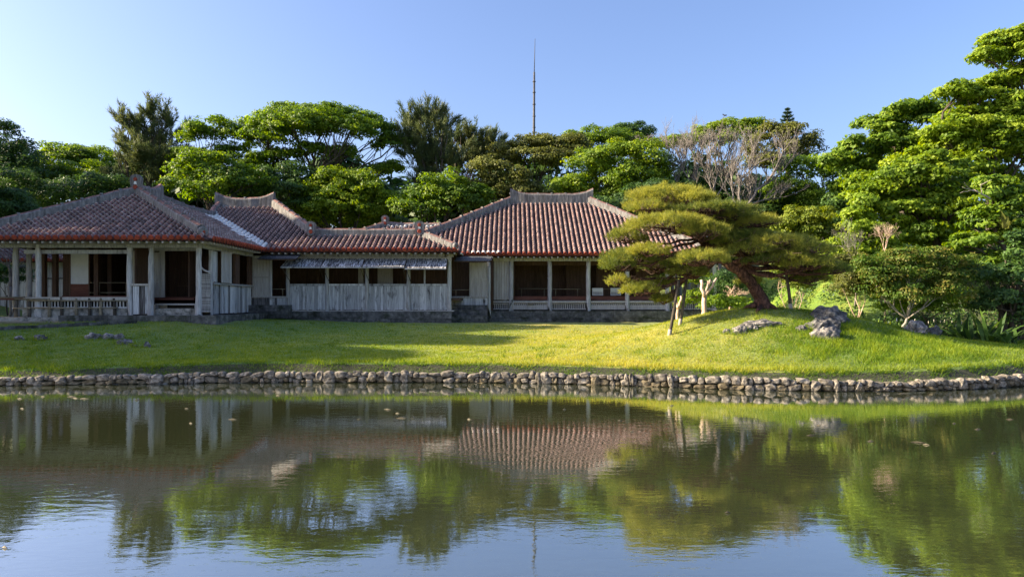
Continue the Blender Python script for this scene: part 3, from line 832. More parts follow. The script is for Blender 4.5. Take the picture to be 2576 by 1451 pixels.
# slatted drop screen beside the corner column, hung from a bent pole
sl = MB(); sl.box(XX(506, 26.3), XX(528, 26.3), 26.35, 26.37, ZZ(786, 26.3), ZZ(688, 26.3))
slo = sl.build('slat_screen', [M['wood_brown']], wing)
for i in range(20):
    z = ZZ(786, 26.3) + .02 + i * (98 / 1773 * 26.3) / 20
    bx('slat', slo, 'wood_grey', XX(505, 26.3) + random.uniform(-.01, .01), XX(529, 26.3) + random.uniform(-.01, .01), 26.28, 26.34, z, z + .052 + random.uniform(-.006, .004))
mb = MB(); mb.tube([AT(504, 671, 26.25), AT(514, 680, 26.25), AT(529, 686, 26.25)], .035, 6); mb.build('bent_pole', [M['wood_post']], wing)

# right-hand side wall of the wing
SX = -11.5
def sY(px): return -SX * FPX / (HX - px)
post(wing, SX, sY(530), ZPA, ZE - .12, d=.15)
ZS = 2.56
plank_wall(wing, (SX, sY(533)), (SX, sY(632)), ZPA + .01, ZS - .04, n=26, face=(1, 0), rot_stain=lambda t: .10 + .75 * max(0, t - .45))
bx('sill', wing, 'wood_grey', SX - .06, SX + .10, sY(533), sY(632), ZS - .05, ZS + .02)
plank_wall(wing, (SX, sY(533.5)), (SX, sY(547)), ZS + .03, ZE - .28, n=3, face=(1, 0), name='plank_panel')
sh = MB(); sh.box(SX + .12, SX + .14, sY(547.5), sY(573), ZS + .03, ZE - .26)
sho = sh.build('shutter', [M['wood_brown']], wing)
for i in range(6):
    a = sY(547.5) + (sY(573) - sY(547.5)) * i / 6; b = sY(547.5) + (sY(573) - sY(547.5)) * (i + 1) / 6
    bx('plank', sho, 'wood_pale', SX + .135, SX + .16 + random.uniform(0, .008), a + .004, b - .004, ZS + .03, ZE - .26)
for a, b in ((589.5, 600), (624, 632)): bx('window_post', wing, 'wood_brown', SX - .05, SX + .05, sY(a), sY(b), ZS + .02, ZE - .26)
mb = MB(); mb.box(SX - .9, SX - .86, sY(533), 31.2, ZF, ZE - .1); mb.build('inner_wall', [M['wood_brown']], wing)

# =============================================================== the linking range (middle)
link = thing('connecting_range', 'low wooden range with propped-up shutters between the two hipped palace roofs', 'building', (-8, 31.5, 0.95))
BY, sB = 30.8, .487
bz = lambda v: ZE + sB * v
bRl, bRr = (-15.2, 5.4), (-12.2, 5.4)
fB = RoofFace((0, BY, ZE), (1, 0, 0), (0, 1, 0), sB, [(-10.76, 0), (-2.3, 0), (-4.27, 1.7), (-9.1, 1.7), (-12.2, 5.4), (-15.2, 5.4), (-14.8, 3.9)])
fBb = RoofFace((0, 41.6, ZE), (-1, 0, 0), (0, -1, 0), sB, [(6.5, 0), (20.5, 0), (15.2, 5.4), (12.2, 5.4)], tiles=False)
fBr = RoofFace((-6.6, 0, ZE), (0, 1, 0), (-1, 0, 0), sB * 5.4 / 5.6, [(32.5, 2.5), (34.2, 0), (41.6, 0), (36.2, 5.6)], tiles=False)
fCb = RoofFace((0, 34.2, ZE), (-1, 0, 0), (0, -1, 0), sB, [(2.3, 0), (9.5, 0), (9.1, 1.7), (4.27, 1.7)], tiles=False)
fCr = RoofFace((-2.3, 0, ZE), (0, 1, 0), (-1, 0, 0), sB * 1.7 / 1.97, [(BY, 0), (34.2, 0), (32.5, 1.97)], tiles=False)
roofB = build_roof(link, [fB, fBb, fBr, fCb, fCr], (0,), (lambda f, fi, u, v, k: fi == 0 and abs(u + 12.0) < .13 and abs(v - 2.75) < .07,))
Rl, Rr = Vector((-15.2, 36.2, bz(5.4))), Vector((-12.2, 36.2, bz(5.4)))
Cl, Cr = Vector((-9.1, 32.5, bz(1.7))), Vector((-4.27, 32.5, bz(1.7)))
ridge_cap(roofB, [Rl, Rr], h=.42, w=.17, horns=(1, 1))
ridge_cap(roofB, [VT, Rl.lerp(VT, .4) + Vector((0, 0, -.05)), Rl + Vector((.2, 0, .05))], h=.26)
ridge_cap(roofB, [Rr, Rr.lerp(Cl, .5) + Vector((0, 0, -.04)), Cl + Vector((-.1, .1, 0))], h=.36, w=.18)
ridge_cap(roofB, [Cl, Cl.lerp(Cr, .5) + Vector((0, 0, -.03)), Cr], h=.27)
ridge_cap(roofB, [Cr, (-2.55, BY + .22, ZE + .10)], h=.24)
ornament(roofB, Cl + Vector((-.08, -.28, -.06)), h=.66, w=.19)
ornament(roofB, Cr + Vector((.05, -.28, -.04)), h=.66, w=.19)
end_cap(roofB, (-2.48, BY + .16, ZE + .20), (1, -.9, -.1), r=.15)
YC = 31.6
cxs = [XX(p, YC) for p in (725, 823.5, 924, 1028, 1130)]
ZPC = ZZ(783, YC)
podium(link, XX(722, 31.2), XX(1136, 31.2), 31.15, 34.0, .80, ZPC, rows=2, bw=(.45, 1.0))
for x in cxs: post(link, x, YC - .05, ZPC - .02, ZE - .1, d=.17)
for x in cxs: bx('post_foot', link, 'wood_pale', x - .22, x + .22, YC - .12, YC + .1, ZPC - .005, ZPC + .05)
bx('eave_beam', link, 'wood_grey', cxs[0] - 1.0, cxs[-1] + .2, YC - .07, YC + .07, ZE - .24, ZE - .09)
bx('shutter_beam', link, 'wood_pale', cxs[0] - .15, cxs[-1] + .12, YC - .13, YC - .05, ZZ(655, YC), ZZ(647.5, YC))
bx('frieze', link, 'wood_grey', cxs[0], cxs[-1], YC + .08, YC + .11, ZZ(652, YC), ZE - .09)
for i in range(30):
    x = -10.5 + i * .285
    bx('rafter', link, 'wood_pale', x - .035, x + .035, BY + .06, YC + .2, ZE - .155, ZE - .085)
zs0, zs1 = ZZ(719, YC), ZZ(714, YC)
for i in range(4):
    a, b = cxs[i] + .075, cxs[i + 1] - .075
    bx('sill', link, 'wood_grey', a, b, YC - .06, YC + .06, zs0, zs1)
    plank_wall(link, (a, YC - .03), (b, YC - .03), ZPC + .05, zs0, n=19, rot_stain=lambda t: .03)
    bx('ground_beam', link, 'wood_pale', a, b, YC - .07, YC + .05, ZPC, ZPC + .05)
    # propped-up shutter with its two stays
    zt, zbm, yf = ZZ(652, YC) , 1.83 + 88 / 1773 * 30.65, 30.65
    if i == 3: zbm -= .06
    n = Vector((0, zt - zbm, -(YC - .1 - yf))).normalized() * -1
    mbs = MB(); p = [(cxs[i] - .02, yf, zbm), (cxs[i + 1] - .06, yf, zbm), (cxs[i + 1] - .06, YC - .12, zt), (cxs[i] - .02, YC - .12, zt)]
    mbs.quadbox(*p, n, .025)
    aw = mbs.build('shutter', [M['wood_brown']], link)
    wN = 8; W = (cxs[i + 1] - cxs[i] - .04) / wN
    L = math.hypot(YC - .12 - yf, zt - zbm); ang = math.atan2(zt - zbm, YC - .12 - yf)
    for j in range(wN):
        xc = cxs[i] - .02 + W * (j + .5)
        Mx = Matrix.Translation((xc, (yf + YC - .12) / 2, (zt + zbm) / 2)) @ Matrix.Rotation(ang + random.uniform(-.01, .01), 4, 'X') @ Matrix.Translation((0, 0, .014 + random.uniform(0, .008))) @ Matrix.Diagonal((W * .95, L, .02, 1))
        piece('plank', unit_box('board_awning'), Mx, aw)
    bx('batten', aw, 'wood_grey', cxs[i] - .03, cxs[i + 1] - .05, yf - .02, yf + .02, zbm - .035, zbm + .005)
    for xx_, xo in ((cxs[i] + .02, cxs[i] + .09), (cxs[i + 1] - .12, cxs[i + 1] - .09)):
        s_ = MB(); s_.tube([(xx_, yf + .02, zbm - .01), (xo, YC - .04, ZZ(708, YC))], .014, 5); s_.build('stay', [M['fence_post']], aw)
# rooms behind
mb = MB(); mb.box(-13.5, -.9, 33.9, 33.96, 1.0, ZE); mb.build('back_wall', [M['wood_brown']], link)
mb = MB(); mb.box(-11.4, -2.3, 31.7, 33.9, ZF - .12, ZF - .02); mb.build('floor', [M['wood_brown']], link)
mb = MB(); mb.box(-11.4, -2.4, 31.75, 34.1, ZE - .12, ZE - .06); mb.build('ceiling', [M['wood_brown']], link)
for p0, p1 in ((796, 803), (901, 914), (950, 988)): fbx('inner_panel', link, 'wood_pale' if p0 > 900 else 'wood_brown', p0, 655, p1, 716, 33.2, .05)
fbx('window_post', link, 'wood_grey', 1066, 660, 1070, 716, 31.75, .08)
# bay in the inner corner, beside the wing
YB = 31.25
rail_door(link, 634, 650, 679, 745, YB, cols=2, split=.5)
post(link, XX(681, YB), YB + .05, 1.7, ZE - .1, d=.10)
fbx('sill', link, 'wood_pale', 633, 745, 723, 749, YB - .05, .12)
plank_wall(link, (XX(634, YB), YB), (XX(722, YB), YB), 1.38, ZZ(749, YB), n=14, rot_stain=lambda t: .85 if t < .5 else .15)
thin_rail(link, 682, 718, 727, 744, YB + .2, (711,))
bx('eave_beam', link, 'wood_grey', XX(633, YB), XX(725, YB), YB, YB + .1, ZE - .36, ZE - .2)
def plank_eave(house, px0, px1, y0, py_t, Yf, Yb, zf, zb):
    """little board roof below the tiles"""
    x0, x1 = XX(px0, Yf), XX(px1, Yf)
    mbs = MB(); n = Vector((0, -(zb - zf), (Yb - Yf))).normalized()
    mbs.quadbox((x0, Yf, zf), (x1, Yf, zf), (x1, Yb, zb), (x0, Yb, zb), n, .03)
    o = mbs.build('board_eave', [M['wood_brown']], house)
    k = 5
    for i in range(k):
        t0, t1 = i / k, (i + 1) / k
        ang = math.atan2(zb - zf, Yb - Yf); Lk = math.hypot(zb - zf, Yb - Yf) / k
        yc, zc = Yf + (Yb - Yf) * (t0 + t1) / 2, zf + (zb - zf) * (t0 + t1) / 2
        piece('plank', unit_box('board_dark'), Matrix.Translation(((x0 + x1) / 2 + random.uniform(-.03, .03), yc, zc)) @ Matrix.Rotation(ang - .05, 4, 'X') @ Matrix.Translation((0, 0, .02)) @ Matrix.Diagonal((x1 - x0 + .08, Lk * 1.1, .02, 1)), o)
    return o
plank_eave(link, 650, 742, 0, 0, 30.35, 31.3, ZE - .42, ZE - .14)
plank_eave(link, 1147, 1233, 0, 0, 31.9, 33.0, ZE - .42, ZE - .14)
# dark steps in front of the corner bay
def stone_steps(name_house, px0, px1, Y, rows):
    for (py0, py1, yo, dep) in rows:
        x0, x1 = XX(px0, Y + yo), XX(px1, Y + yo)
        x = x0
        while x < x1 - .02:
            w = min(random.uniform(.7, 1.0), x1 - x)
            if x1 - x - w < .3: w = x1 - x
            bx('stone_step', name_house, 'stone_dark', x + .005, x + w - .005, Y + yo, Y + yo + dep, ZZ(py1, Y + yo) , ZZ(py0, Y + yo)); x += w
stone_steps(link, 624, 725, 30.3, [(782, 800, 0, .5), (767, 786, .42, .55)])
stone_steps(link, 1135, 1226, 32.0, [(792, 812, 0, .5), (779, 795, .34, .5), (767, 781, .68, .42)])
# bay between the range and the main hall
YD0 = 33.1
post(link, XX(1133, YD0 - .6), YD0 - .6, 1.3, ZE - .15, d=.13)
rail_door(link, 1181, 660, 1227, 745, YD0, cols=3, split=.5)
fbx('sill', link, 'wood_pale', 1136, 745, 1228, 749, YD0 - .05, .12)
plank_wall(link, (XX(1137, YD0), YD0), (XX(1227, YD0), YD0), 1.40, ZZ(749, YD0), n=12)
thin_rail(link, 1138, 1179, 729, 745, YD0 + .12, (1147,))
mb = MB(); mb.box(XX(1136, YD0), XX(1230, YD0), YD0 + .75, YD0 + .78, ZF, ZE); mb.build('back_wall', [M['wood_brown']], link)

# =============================================================== the main hall
hall = thing('palace_hall', 'large wooden palace hall with sunlit steep red tile roof behind the garden pine', 'building', (2, 38, 0.86))
DX0, DX1, DY0 = -6.3, 9.8, 33.4
dRl, dRr, dRY, dRz = 0.0, 4.2, 38.8, 3.21
sD = dRz / (dRY - DY0)
fD = RoofFace((0, DY0, ZE), (1, 0, 0), (0, 1, 0), sD, [(DX0, 0), (DX1, 0), (dRr, 5.4), (dRl, 5.4)])
fDb = RoofFace((0, 44.2, ZE), (-1, 0, 0), (0, -1, 0), sD, [(-DX1, 0), (-DX0, 0), (-dRl, 5.4), (-dRr, 5.4)], tiles=False)
fDr = RoofFace((DX1, 0, ZE), (0, 1, 0), (-1, 0, 0), dRz / (DX1 - dRr), [(DY0, 0), (44.2, 0), (dRY, DX1 - dRr)])
fDl = RoofFace((DX0, 0, ZE), (0, -1, 0), (1, 0, 0), dRz / (dRl - DX0), [(-44.2, 0), (-DY0, 0), (-dRY, dRl - DX0)], tiles=False)
roofD = build_roof(hall, [fD, fDb, fDr, fDl], (0,), (lambda f, fi, u, v, k: fi == 0 and -1.95 < u < -.5 and v < .13,))
L_, R_ = Vector((dRl, dRY, ZE + dRz)), Vector((dRr, dRY, ZE + dRz))
ridge_cap(roofD, [L_ + Vector((-.1, 0, 0)), R_ + Vector((.25, 0, 0))], h=.46, w=.18, horns=(1, 1))
ridge_cap(roofD, [L_, L_.lerp(Vector((DX0, DY0, ZE)), .5) + Vector((0, 0, -.06)), (DX0 + .2, DY0 + .2, ZE + .08)], h=.34)
ridge_cap(roofD, [R_, R_.lerp(Vector((DX1, DY0, ZE)), .5) + Vector((0, 0, -.10)), (DX1 - .2, DY0 + .2, ZE + .08)], h=.34)
YD = 34.2
ZPD = ZZ(781.5, YD)
podium(hall, XX(1227, 33.5), 10.1, 33.5, 43.6, .74, ZPD, rows=2, bw=(.6, 1.5), right=True)
dpx = [1286, 1383, 1480, 1578, 1679, 1797]
for i, p in enumerate(dpx): post(hall, XX(p, YD), YD, ZPD - .01, ZE - .12, d=.21)
post(hall, XX(1231, YD), YD - .8, 1.4, ZE - .2, d=.17)
for yy in (36.2, 38.2, 40.2, 42.2): post(hall, 9.6, yy, ZPD, ZE - .12, d=.2)
bx('eave_beam', hall, 'wood_grey', XX(1228, YD), 9.7, YD - .08, YD + .08, ZE - .27, ZE - .10)
bx('side_beam', hall, 'wood_grey', 9.52, 9.68, YD + .1, 43.2, ZE - .27, ZE - .10)
bx('lintel', hall, 'wood_brown', XX(1286, YD + .9), 9.2, YD + .9, YD + 1.0, ZE - .42, ZE - .2)
for i in range(46):
    x = -3.2 + i * .283
    bx('rafter', hall, 'wood_pale', x - .035, x + .035, DY0 + .06, YD + .2, ZE - .165, ZE - .095)
bx('floor_beam', hall, 'wood_pale', XX(1232, YD), 9.5, YD - .05, YD + .09, ZZ(761, YD), ZZ(757, YD))
bx('threshold', hall, 'wood_red', XX(1288, YD + .5), 9.3, YD + .45, YD + .6, ZZ(760, YD), ZZ(745, YD + .5))
for i in range(5):
    a, b = (XX(1232, YD) if i < 0 else XX(dpx[i], YD)) + .1, XX(dpx[i + 1], YD) - .1
    lattice(hall, a, b, YD + .06, ZZ(778, YD), ZZ(762, YD), pitch=.092)
    if i in (0, 2, 3): 
        for xs0, xs1 in ((a, (a + b) / 2 - .003), ((a + b) / 2 + .003, b)): bx('skirt_board', hall, 'wood_pale', xs0, xs1, YD - .02, YD + .03, ZZ(778.5, YD), ZZ(767, YD))
lattice(hall, XX(1238, YD), XX(1282, YD), YD + .06, ZZ(778, YD), ZZ(763, YD), pitch=.092)
bx('plaque', hall, 'bamboo', XX(1327, YD), XX(1341, YD), YD - .12, YD - .09, ZZ(766, YD), ZZ(761, YD))
plank_wall(hall, (XX(1242, YD), YD + .02), (XX(1282, YD), YD + .02), ZZ(755, YD), ZE - .27, n=6, mat='wood_pale', name='plank_door')
mb = MB(); mb.box(-1.15, 9.45, YD + .3, YD + .38, ZPD - .02, ZF - .1); mb.build('under_floor_backing', [M['stone_dark']], hall)  # added behind the lattice to block sunlight passing under the floor
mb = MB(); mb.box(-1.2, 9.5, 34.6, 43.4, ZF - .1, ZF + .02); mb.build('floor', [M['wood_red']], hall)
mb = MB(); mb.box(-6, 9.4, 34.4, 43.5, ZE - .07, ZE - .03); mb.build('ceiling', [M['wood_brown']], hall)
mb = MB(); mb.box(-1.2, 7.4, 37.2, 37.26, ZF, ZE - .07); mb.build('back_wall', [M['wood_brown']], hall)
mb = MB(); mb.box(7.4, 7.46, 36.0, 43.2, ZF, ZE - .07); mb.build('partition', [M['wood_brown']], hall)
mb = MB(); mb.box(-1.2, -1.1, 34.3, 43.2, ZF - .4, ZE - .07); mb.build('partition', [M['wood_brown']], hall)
for p0, p1 in ((1298, 1342), (1424, 1476), (1500, 1560), (1600, 1660)): fbx('sliding_panel', hall, 'wood_brown', p0, 652, p1, 750, 36.6, .05)
thin_rail(hall, 1304, 1378, 726, 745, YD + 1.1, (1312, 1369))
thin_rail(hall, 1390, 1461, 727, 745, YD + 1.1, (1398, 1453))
thin_rail(hall, 1487, 1570, 727, 745, YD + 1.1, (1491, 1549))
fbx('door_post', hall, 'wood_brown', 1292, 652, 1296, 748, YD + .6, .1)
fbx('door_post', hall, 'wood_brown', 1473, 652, 1477, 748, YD + .95, .1)

def info_board(px0, px1, label):
    t = MB(); Y = YD + .95
    t.box(XX(px0, Y), XX(px1, Y), Y, Y + .02, ZZ(743, Y), ZZ(724.5, Y), 0)
    t.box(XX(px0, Y) + .02, XX(px1, Y) - .02, Y - .004, Y, ZZ(741.5, Y), ZZ(734, Y), 1)
    t.box(XX(px0, Y) + .08, XX(px0, Y) + .11, Y + .03, Y + .05, ZF + .02, ZZ(726, Y), 2); t.box(XX(px1, Y) - .11, XX(px1, Y) - .08, Y + .03, Y + .05, ZF + .02, ZZ(726, Y), 2)
    o = t.build('information_board', [M['paper'], M['wood_grey'], M['wood_brown']])
    return tag(o, label, 'information board', 'boards inside the main hall')
info_board(1490, 1517, 'pale information board just right of the hall column, on the veranda floor')
info_board(1536, 1562, 'pale information board half hidden by the tips of the pine branches')

# rear roof seen between the range and the main hall
rear = thing('rear_house', 'small rear house with pale mortared tile roof showing above the low roof ridge', 'building', (-5, 40, 0.9))
eR, eS = 39.5, .487
ezr = 4.30 + CAMZ - 1.83 + 1.83 - .0
ezr = ZZ(568, eR)
fE = RoofFace((0, 36.2, ezr - eS * 3.3), (1, 0, 0), (0, 1, 0), eS, [(-10.4, 0), (-2.6, 0), (-2.6, 3.3), (-7.08, 3.3)])
fEl = RoofFace((-10.4, 0, ezr - eS * 3.3), (0, -1, 0), (1, 0, 0), eS * 3.3 / 3.32, [(-42.8, 0), (-36.2, 0), (-39.5, 3.32)], tiles=False)
fEb = RoofFace((0, 42.8, ezr - eS * 3.3), (-1, 0, 0), (0, -1, 0), eS, [(2.6, 0), (10.4, 0), (7.08, 3.3), (2.6, 3.3)], tiles=False)
roofE = build_roof(rear, [fE, fEl, fEb], (0,), (lambda f, fi, u, v, k: v > 2.75 and random.random() < .55,))
eA = Vector((-7.08, eR, ezr))
ridge_cap(roofE, [eA, (-6.2, eR, ezr - .1), (-2.6, eR, ezr - .12)], h=.22)
ridge_cap(roofE, [eA, eA.lerp(Vector((-10.4, 36.2, ezr - 1.6)), .5), (-10.2, 36.4, ezr - 1.5)], h=.22)
ornament(roofE, eA + Vector((0, -.12, -.05)), h=.62, w=.18)
mb = MB(); mb.box(-9.6, -3, 37.0, 42.0, .9, ezr - 1.5); mb.build('wall', [M['wood_grey']], rear)

# outbuilding seen through the open veranda
outb = thing('outbuilding', 'blue-grey plank outbuilding with red tile roof seen through the veranda columns', 'building', (-22, 36, 1.2))
oY = 36.0
fF = RoofFace((0, 35.3, ZZ(655, 35.3)), (1, 0, 0), (0, 1, 0), .5, [(-29, 0), (-17.2, 0), (-17.2, 3), (-29, 3)], step=.26)
fFb = RoofFace((0, 41.3, ZZ(655, 35.3)), (-1, 0, 0), (0, -1, 0), .5, [(17.2, 0), (29, 0), (29, 3), (17.2, 3)], tiles=False)
build_roof(outb, [fF, fFb], (0,))
mb = MB(); mb.box(-28.5, -17.6, 36.06, 40.5, .9, ZZ(658, 36)); mb.build('wall', [M['wood_brown']], outb)
plank_wall(outb, (-28.5, oY), (-17.6, oY), 1.0, ZZ(702, oY), width=.16)
plank_wall(outb, (-28.5, oY), (-17.6, oY), ZZ(699, oY), ZZ(658, oY), width=.20, mat='wood_grey')
bx('waist_rail', outb, 'board_dark', -28.5, -17.6, oY - .05, oY, ZZ(702, oY), ZZ(699, oY))

# ------------------------------------------------------------------ retaining wall of rubble stones
def lump_mesh(name, mat, seed, sub=2, sq=.55, amp=.16, fq=1.4):
    bm = bmesh.new(); bmesh.ops.create_icosphere(bm, subdivisions=sub, radius=1.0)
    off = Vector((seed * 3.7, seed * 1.3, -seed * 2.1))
    for v in bm.verts:
        d = v.co.normalized()
        m = max(abs(d.x), abs(d.y), abs(d.z))
        k = (1 - sq) + sq / m * .82
        n = noise.noise(d * fq + off) * amp + noise.noise(d * fq * 2.7 + off) * amp * .5
        v.co = d * (k * (1 + n)) * .56
    me = bpy.data.meshes.new(name); bm.to_mesh(me); bm.free(); me.materials.append(mat)
    return me
STONES = [lump_mesh('rubble_stone', M['stone_wall'], i + 1, sq=.78, amp=.22, fq=1.7) for i in range(8)]
STONES_WET = [lump_mesh('rubble_stone', M['stone_wet'], i + 1, sq=.78, amp=.22, fq=1.7) for i in range(8)]
swall = thing('retaining_wall', 'low rubble stone retaining wall edging the pond below the lawn', 'stone wall', (0, 16, 0))
bmv = MB()
bX = np.arange(-34, 30, .5)
for i in range(len(bX) - 1):
    x0, x1 = bX[i], bX[i + 1]; y0, y1 = shore(x0) + .06, shore(x1) + .06
    bmv.add([(x0, y0, -.3), (x1, y1, -.3), (x1, y1, WALL_TOP(x1) - .04), (x0, y0, WALL_TOP(x0) - .04), (x1, y1 + .2, WALL_TOP(x1) - .04), (x0, y0 + .2, WALL_TOP(x0) - .04)], [(0, 1, 2, 3), (3, 2, 4, 5)])
bmv.build('wall_core', [M['soil']], swall)
stones = []
rs = random.Random(5)
x = -30.0
row_specs = [(.50, 1.0, .15), (.0, .50, .14), (-.62, .0, .16)]
for (f0, f1, wmin) in row_specs:
    x = -30.0 + rs.uniform(0, .2)
    while x < 26:
        w = rs.choice((.11, .14, .17, .19, .23, .29)) * rs.uniform(.9, 1.1)
        xc = x + w / 2
        top = float(WALL_TOP(xc)) + .01
        wv = .5 + .20 * math.sin(xc * 4.3) * math.cos(xc * 2.9 + 1.1)
        za, zb = top * (wv if f0 == .5 else f0), top * (wv if f1 == .5 else f1)
        if 7.93 < xc < 8.07 and f0 > -.1: x += w; continue
        jit = rs.uniform(-.03, .03)
        if f0 == .5 and w < .28 and rs.random() < .2: za = top * .08; jit -= .03
        if f0 == .5: zb += rs.uniform(-.035, .02)
        h = (zb - za) * rs.uniform(1.0, 1.25)
        zc = (za + zb) / 2 + rs.uniform(-.012, .012)
        sl = math.atan2(float(shore(xc + .3) - shore(xc - .3)), .6)
        Mx = Matrix.Translation((xc, float(shore(xc)) + .03 + jit, zc)) @ Matrix.Rotation(sl, 4, 'Z') @ Matrix.Rotation(rs.uniform(-.25, .25), 4, 'Y') @ Matrix.Diagonal((w * 1.06, .22, h * 1.04, 1))
        stones.append((Mx, rs.randrange(8), f0 < -.1 or (f0 < .1 and rs.random() < .7)))
        x += w * .98
stones.sort(key=lambda s: (abs(s[0].translation.x) > 11.9, s[0].translation.z < -.04, abs(s[0].translation.x)))
for Mx, k, wet in stones[:300]: piece('stone', (STONES_WET if wet else STONES)[k], Mx @ Matrix.Rotation(rs.choice((0, math.pi)), 4, 'Z'), swall)
vv, ff = [], []
nn = 0
for Mx, k, wet in stones[300:]:
    me = STONES[k]
    c = np.array([tuple(v.co) + (1,) for v in me.vertices]) @ np.array([list(r) for r in Mx]).T
    vv.append(c[:, :3]); ff.append(np.array([p.vertices[:] for p in me.polygons]) + nn); nn += len(c)
tag(link_mesh('stone_rest', np_mesh('stone_rest', np.vstack(vv), np.vstack(ff), M['stone_wall']), swall), kind='stuff')

# ------------------------------------------------------------------ rocks on the lawn
ROCKS = []
def rock(px0, py0, px1, py1, label, seed, name='garden_rock', depth=.8, group='weathered limestone rocks on the lawn', lump=.28, mat='rock'):
    p = on_ground((px0 + px1) / 2, py1 - (py1 - py0) * .12)
    Y = p.y; s = Y / FPX
    w = (px1 - px0) * s; h = (py1 - py0) * s
    bm = bmesh.new(); bmesh.ops.create_icosphere(bm, subdivisions=4, radius=1.0)
    off = Vector((seed * 5.1, -seed * 2.3, seed * 1.7))
    for v in bm.verts:
        d = v.co.normalized()
        n = noise.fractal(d * 1.6 + off, 1.0, 2.1, 5) * lump * 1.3
        n += -abs(noise.noise(d * 4.2 + off)) * lump * .55 - max(0, noise.noise(d * 9 + off)) * .12
        v.co = d * (1 + n)
    zs_ = [v.co.z for v in bm.verts]; xs_ = [v.co.x for v in bm.verts]
    kx = w / (max(xs_) - min(xs_)); top = max(zs_)
    kz = h * 1.12 / (top + .35)
    for v in bm.verts: v.co = Vector((v.co.x * kx, v.co.y * kx * depth, v.co.z * kz + .35 * kz - h * .12))
    me = bpy.data.meshes.new(name); bm.to_mesh(me); bm.free(); me.materials.append(M[mat])
    o = bpy.data.objects.new(name, me); COL.objects.link(o)
    o.location = (p.x, p.y + w * depth * .3, p.z - h * .10)
    ROCKS.append((p.x, p.y + w * depth * .25, w))
    return tag(o, label, 'rock', group)
rock(30, 844, 58, 858, 'low dark rock at the far left of the shaded lawn', 1)
rock(82, 841, 115, 858, 'dark rounded rock, second from the left on the shaded lawn', 2)
rock(209, 836, 250, 856, 'pale pitted rock at the left end of the rock cluster on the shaded lawn', 3)
rock(246, 838, 285, 855, 'pale pitted rock in the middle of the cluster on the shaded lawn', 4)
rock(281, 838, 311, 857, 'grey-white rock at the right end of the cluster on the shaded lawn', 5)
rock(286, 853, 331, 868, 'flat pale rock lying just in front of the cluster on the shaded lawn', 6)
rock(330, 866, 343, 874, 'tiny white stone between two rocks on the shaded lawn', 7)
rock(358, 859, 378, 876, 'small upright grey rock standing apart from the pale cluster', 8)
rock(1816, 826, 1842, 840, 'small pale rock at the left foot of the pine mound rocks', 9)
rock(1842, 817, 1890, 842, 'dark and white pitted rock below the flat rock on the mound', 10)
rock(1884, 814, 1912, 833, 'grey pitted rock beside the tuft of tall grass on the mound', 19)
rock(1866, 803, 1972, 823, 'long flat brownish rock lying on the mound below the pine trunk', 11, depth=.5)
rock(2052, 769, 2148, 812, 'big grey rock rising highest beside the pine mound', 12, lump=.24, mat='rock_dark')
rock(2030, 800, 2130, 838, 'dark weathered rock behind the sunlit pale rock on the mound', 13, mat='rock_dark')
rock(2003, 818, 2036, 836, 'small pale rock at the left of the dark rock on the mound', 14)
rock(2042, 822, 2126, 860, 'sunlit pinkish pitted rock in tall grass, frontmost on the mound', 15)
rock(2276, 805, 2345, 842, 'pale grey boulder under the reddish shrub', 16)
rock(2336, 818, 2374, 848, 'dark grey boulder in shade right of the pale boulder', 17, mat='rock_dark')
rock(944, 801, 955, 812, 'small white stone lying before the podium of the low range', 20, name='white_stone', lump=.1)
rock(1017, 796, 1026, 808, 'white stone leaning on the podium below the fourth shutter', 21, name='white_stone', lump=.1)

# ------------------------------------------------------------------ stone kerb, sand path and fence by the veranda
kb = thing('lawn_kerb', 'low dark stone edging between the two lawns by the bamboo fence', 'kerb', (-16, 22.5, .9))
k0, k1 = on_ground(-60, 833), on_ground(345, 813)
nK = 22
for i in range(nK):
    a = k0.lerp(k1, i / nK); b = k0.lerp(k1, (i + .96) / nK); c = (a + b) / 2
    ang = math.atan2(b.y - a.y, b.x - a.x)
    Mx = Matrix.Translation((c.x, c.y, gz(c.x, c.y) + .01)) @ Matrix.Rotation(ang, 4, 'Z') @ Matrix.Diagonal(((b - a).length * 1.02, .22, .20 + random.uniform(-.03, .03), 1))
    piece('kerb_stone', unit_box('stone_dark'), Mx, kb)
pm = MB()
for i in range(12):
    x0, x1 = -26 + i * .85, -26 + (i + 1) * .85
    pm.add([(x0, 24.55, gz(x0, 24.55) + .02), (x1, 24.55, gz(x1, 24.55) + .02), (x1, 25.6, gz(x1, 25.6) + .02), (x0, 25.6, gz(x0, 25.6) + .02)], [(0, 1, 2, 3)])
tag(pm.build('path', [M['sand']]), kind='structure')

fence = thing('bamboo_fence', 'rustic bamboo rail fence with wooden posts before the veranda', 'fence', (-15.5, 23, 1.0))
fpts = []
for px in (41, 73, 124, 155, 192, 226, 254, 288):
    g = on_ground(px, 808); fpts.append(g)
    mb = MB(); top = ZZ(750 if px != 155 else 747, g.y)
    mb.tube([(g.x, g.y, g.z - .1), (g.x + random.uniform(-.02, .02), g.y, (g.z + top) / 2), (g.x + random.uniform(-.03, .03), g.y, top)], [.058, .056, .052], 8)
    mb.build('fence_post', [M['fence_post']] if px not in (124, 192, 254) else [M['bamboo']], fence)
for (pya, pyb, pxe) in ((755, 756, 321), (774, 774, 296)):
    mb = MB(); a = fpts[1]; b = on_ground(pxe, 808)
    mb.tube([AT(66, pya, a.y - .05), AT(190, (pya + pyb) / 2 + .8, (a.y + b.y) / 2 - .05), AT(pxe, pyb, b.y - .05)], [.026, .024, .02], 7)
    mb.build('rail', [M['bamboo']], fence)
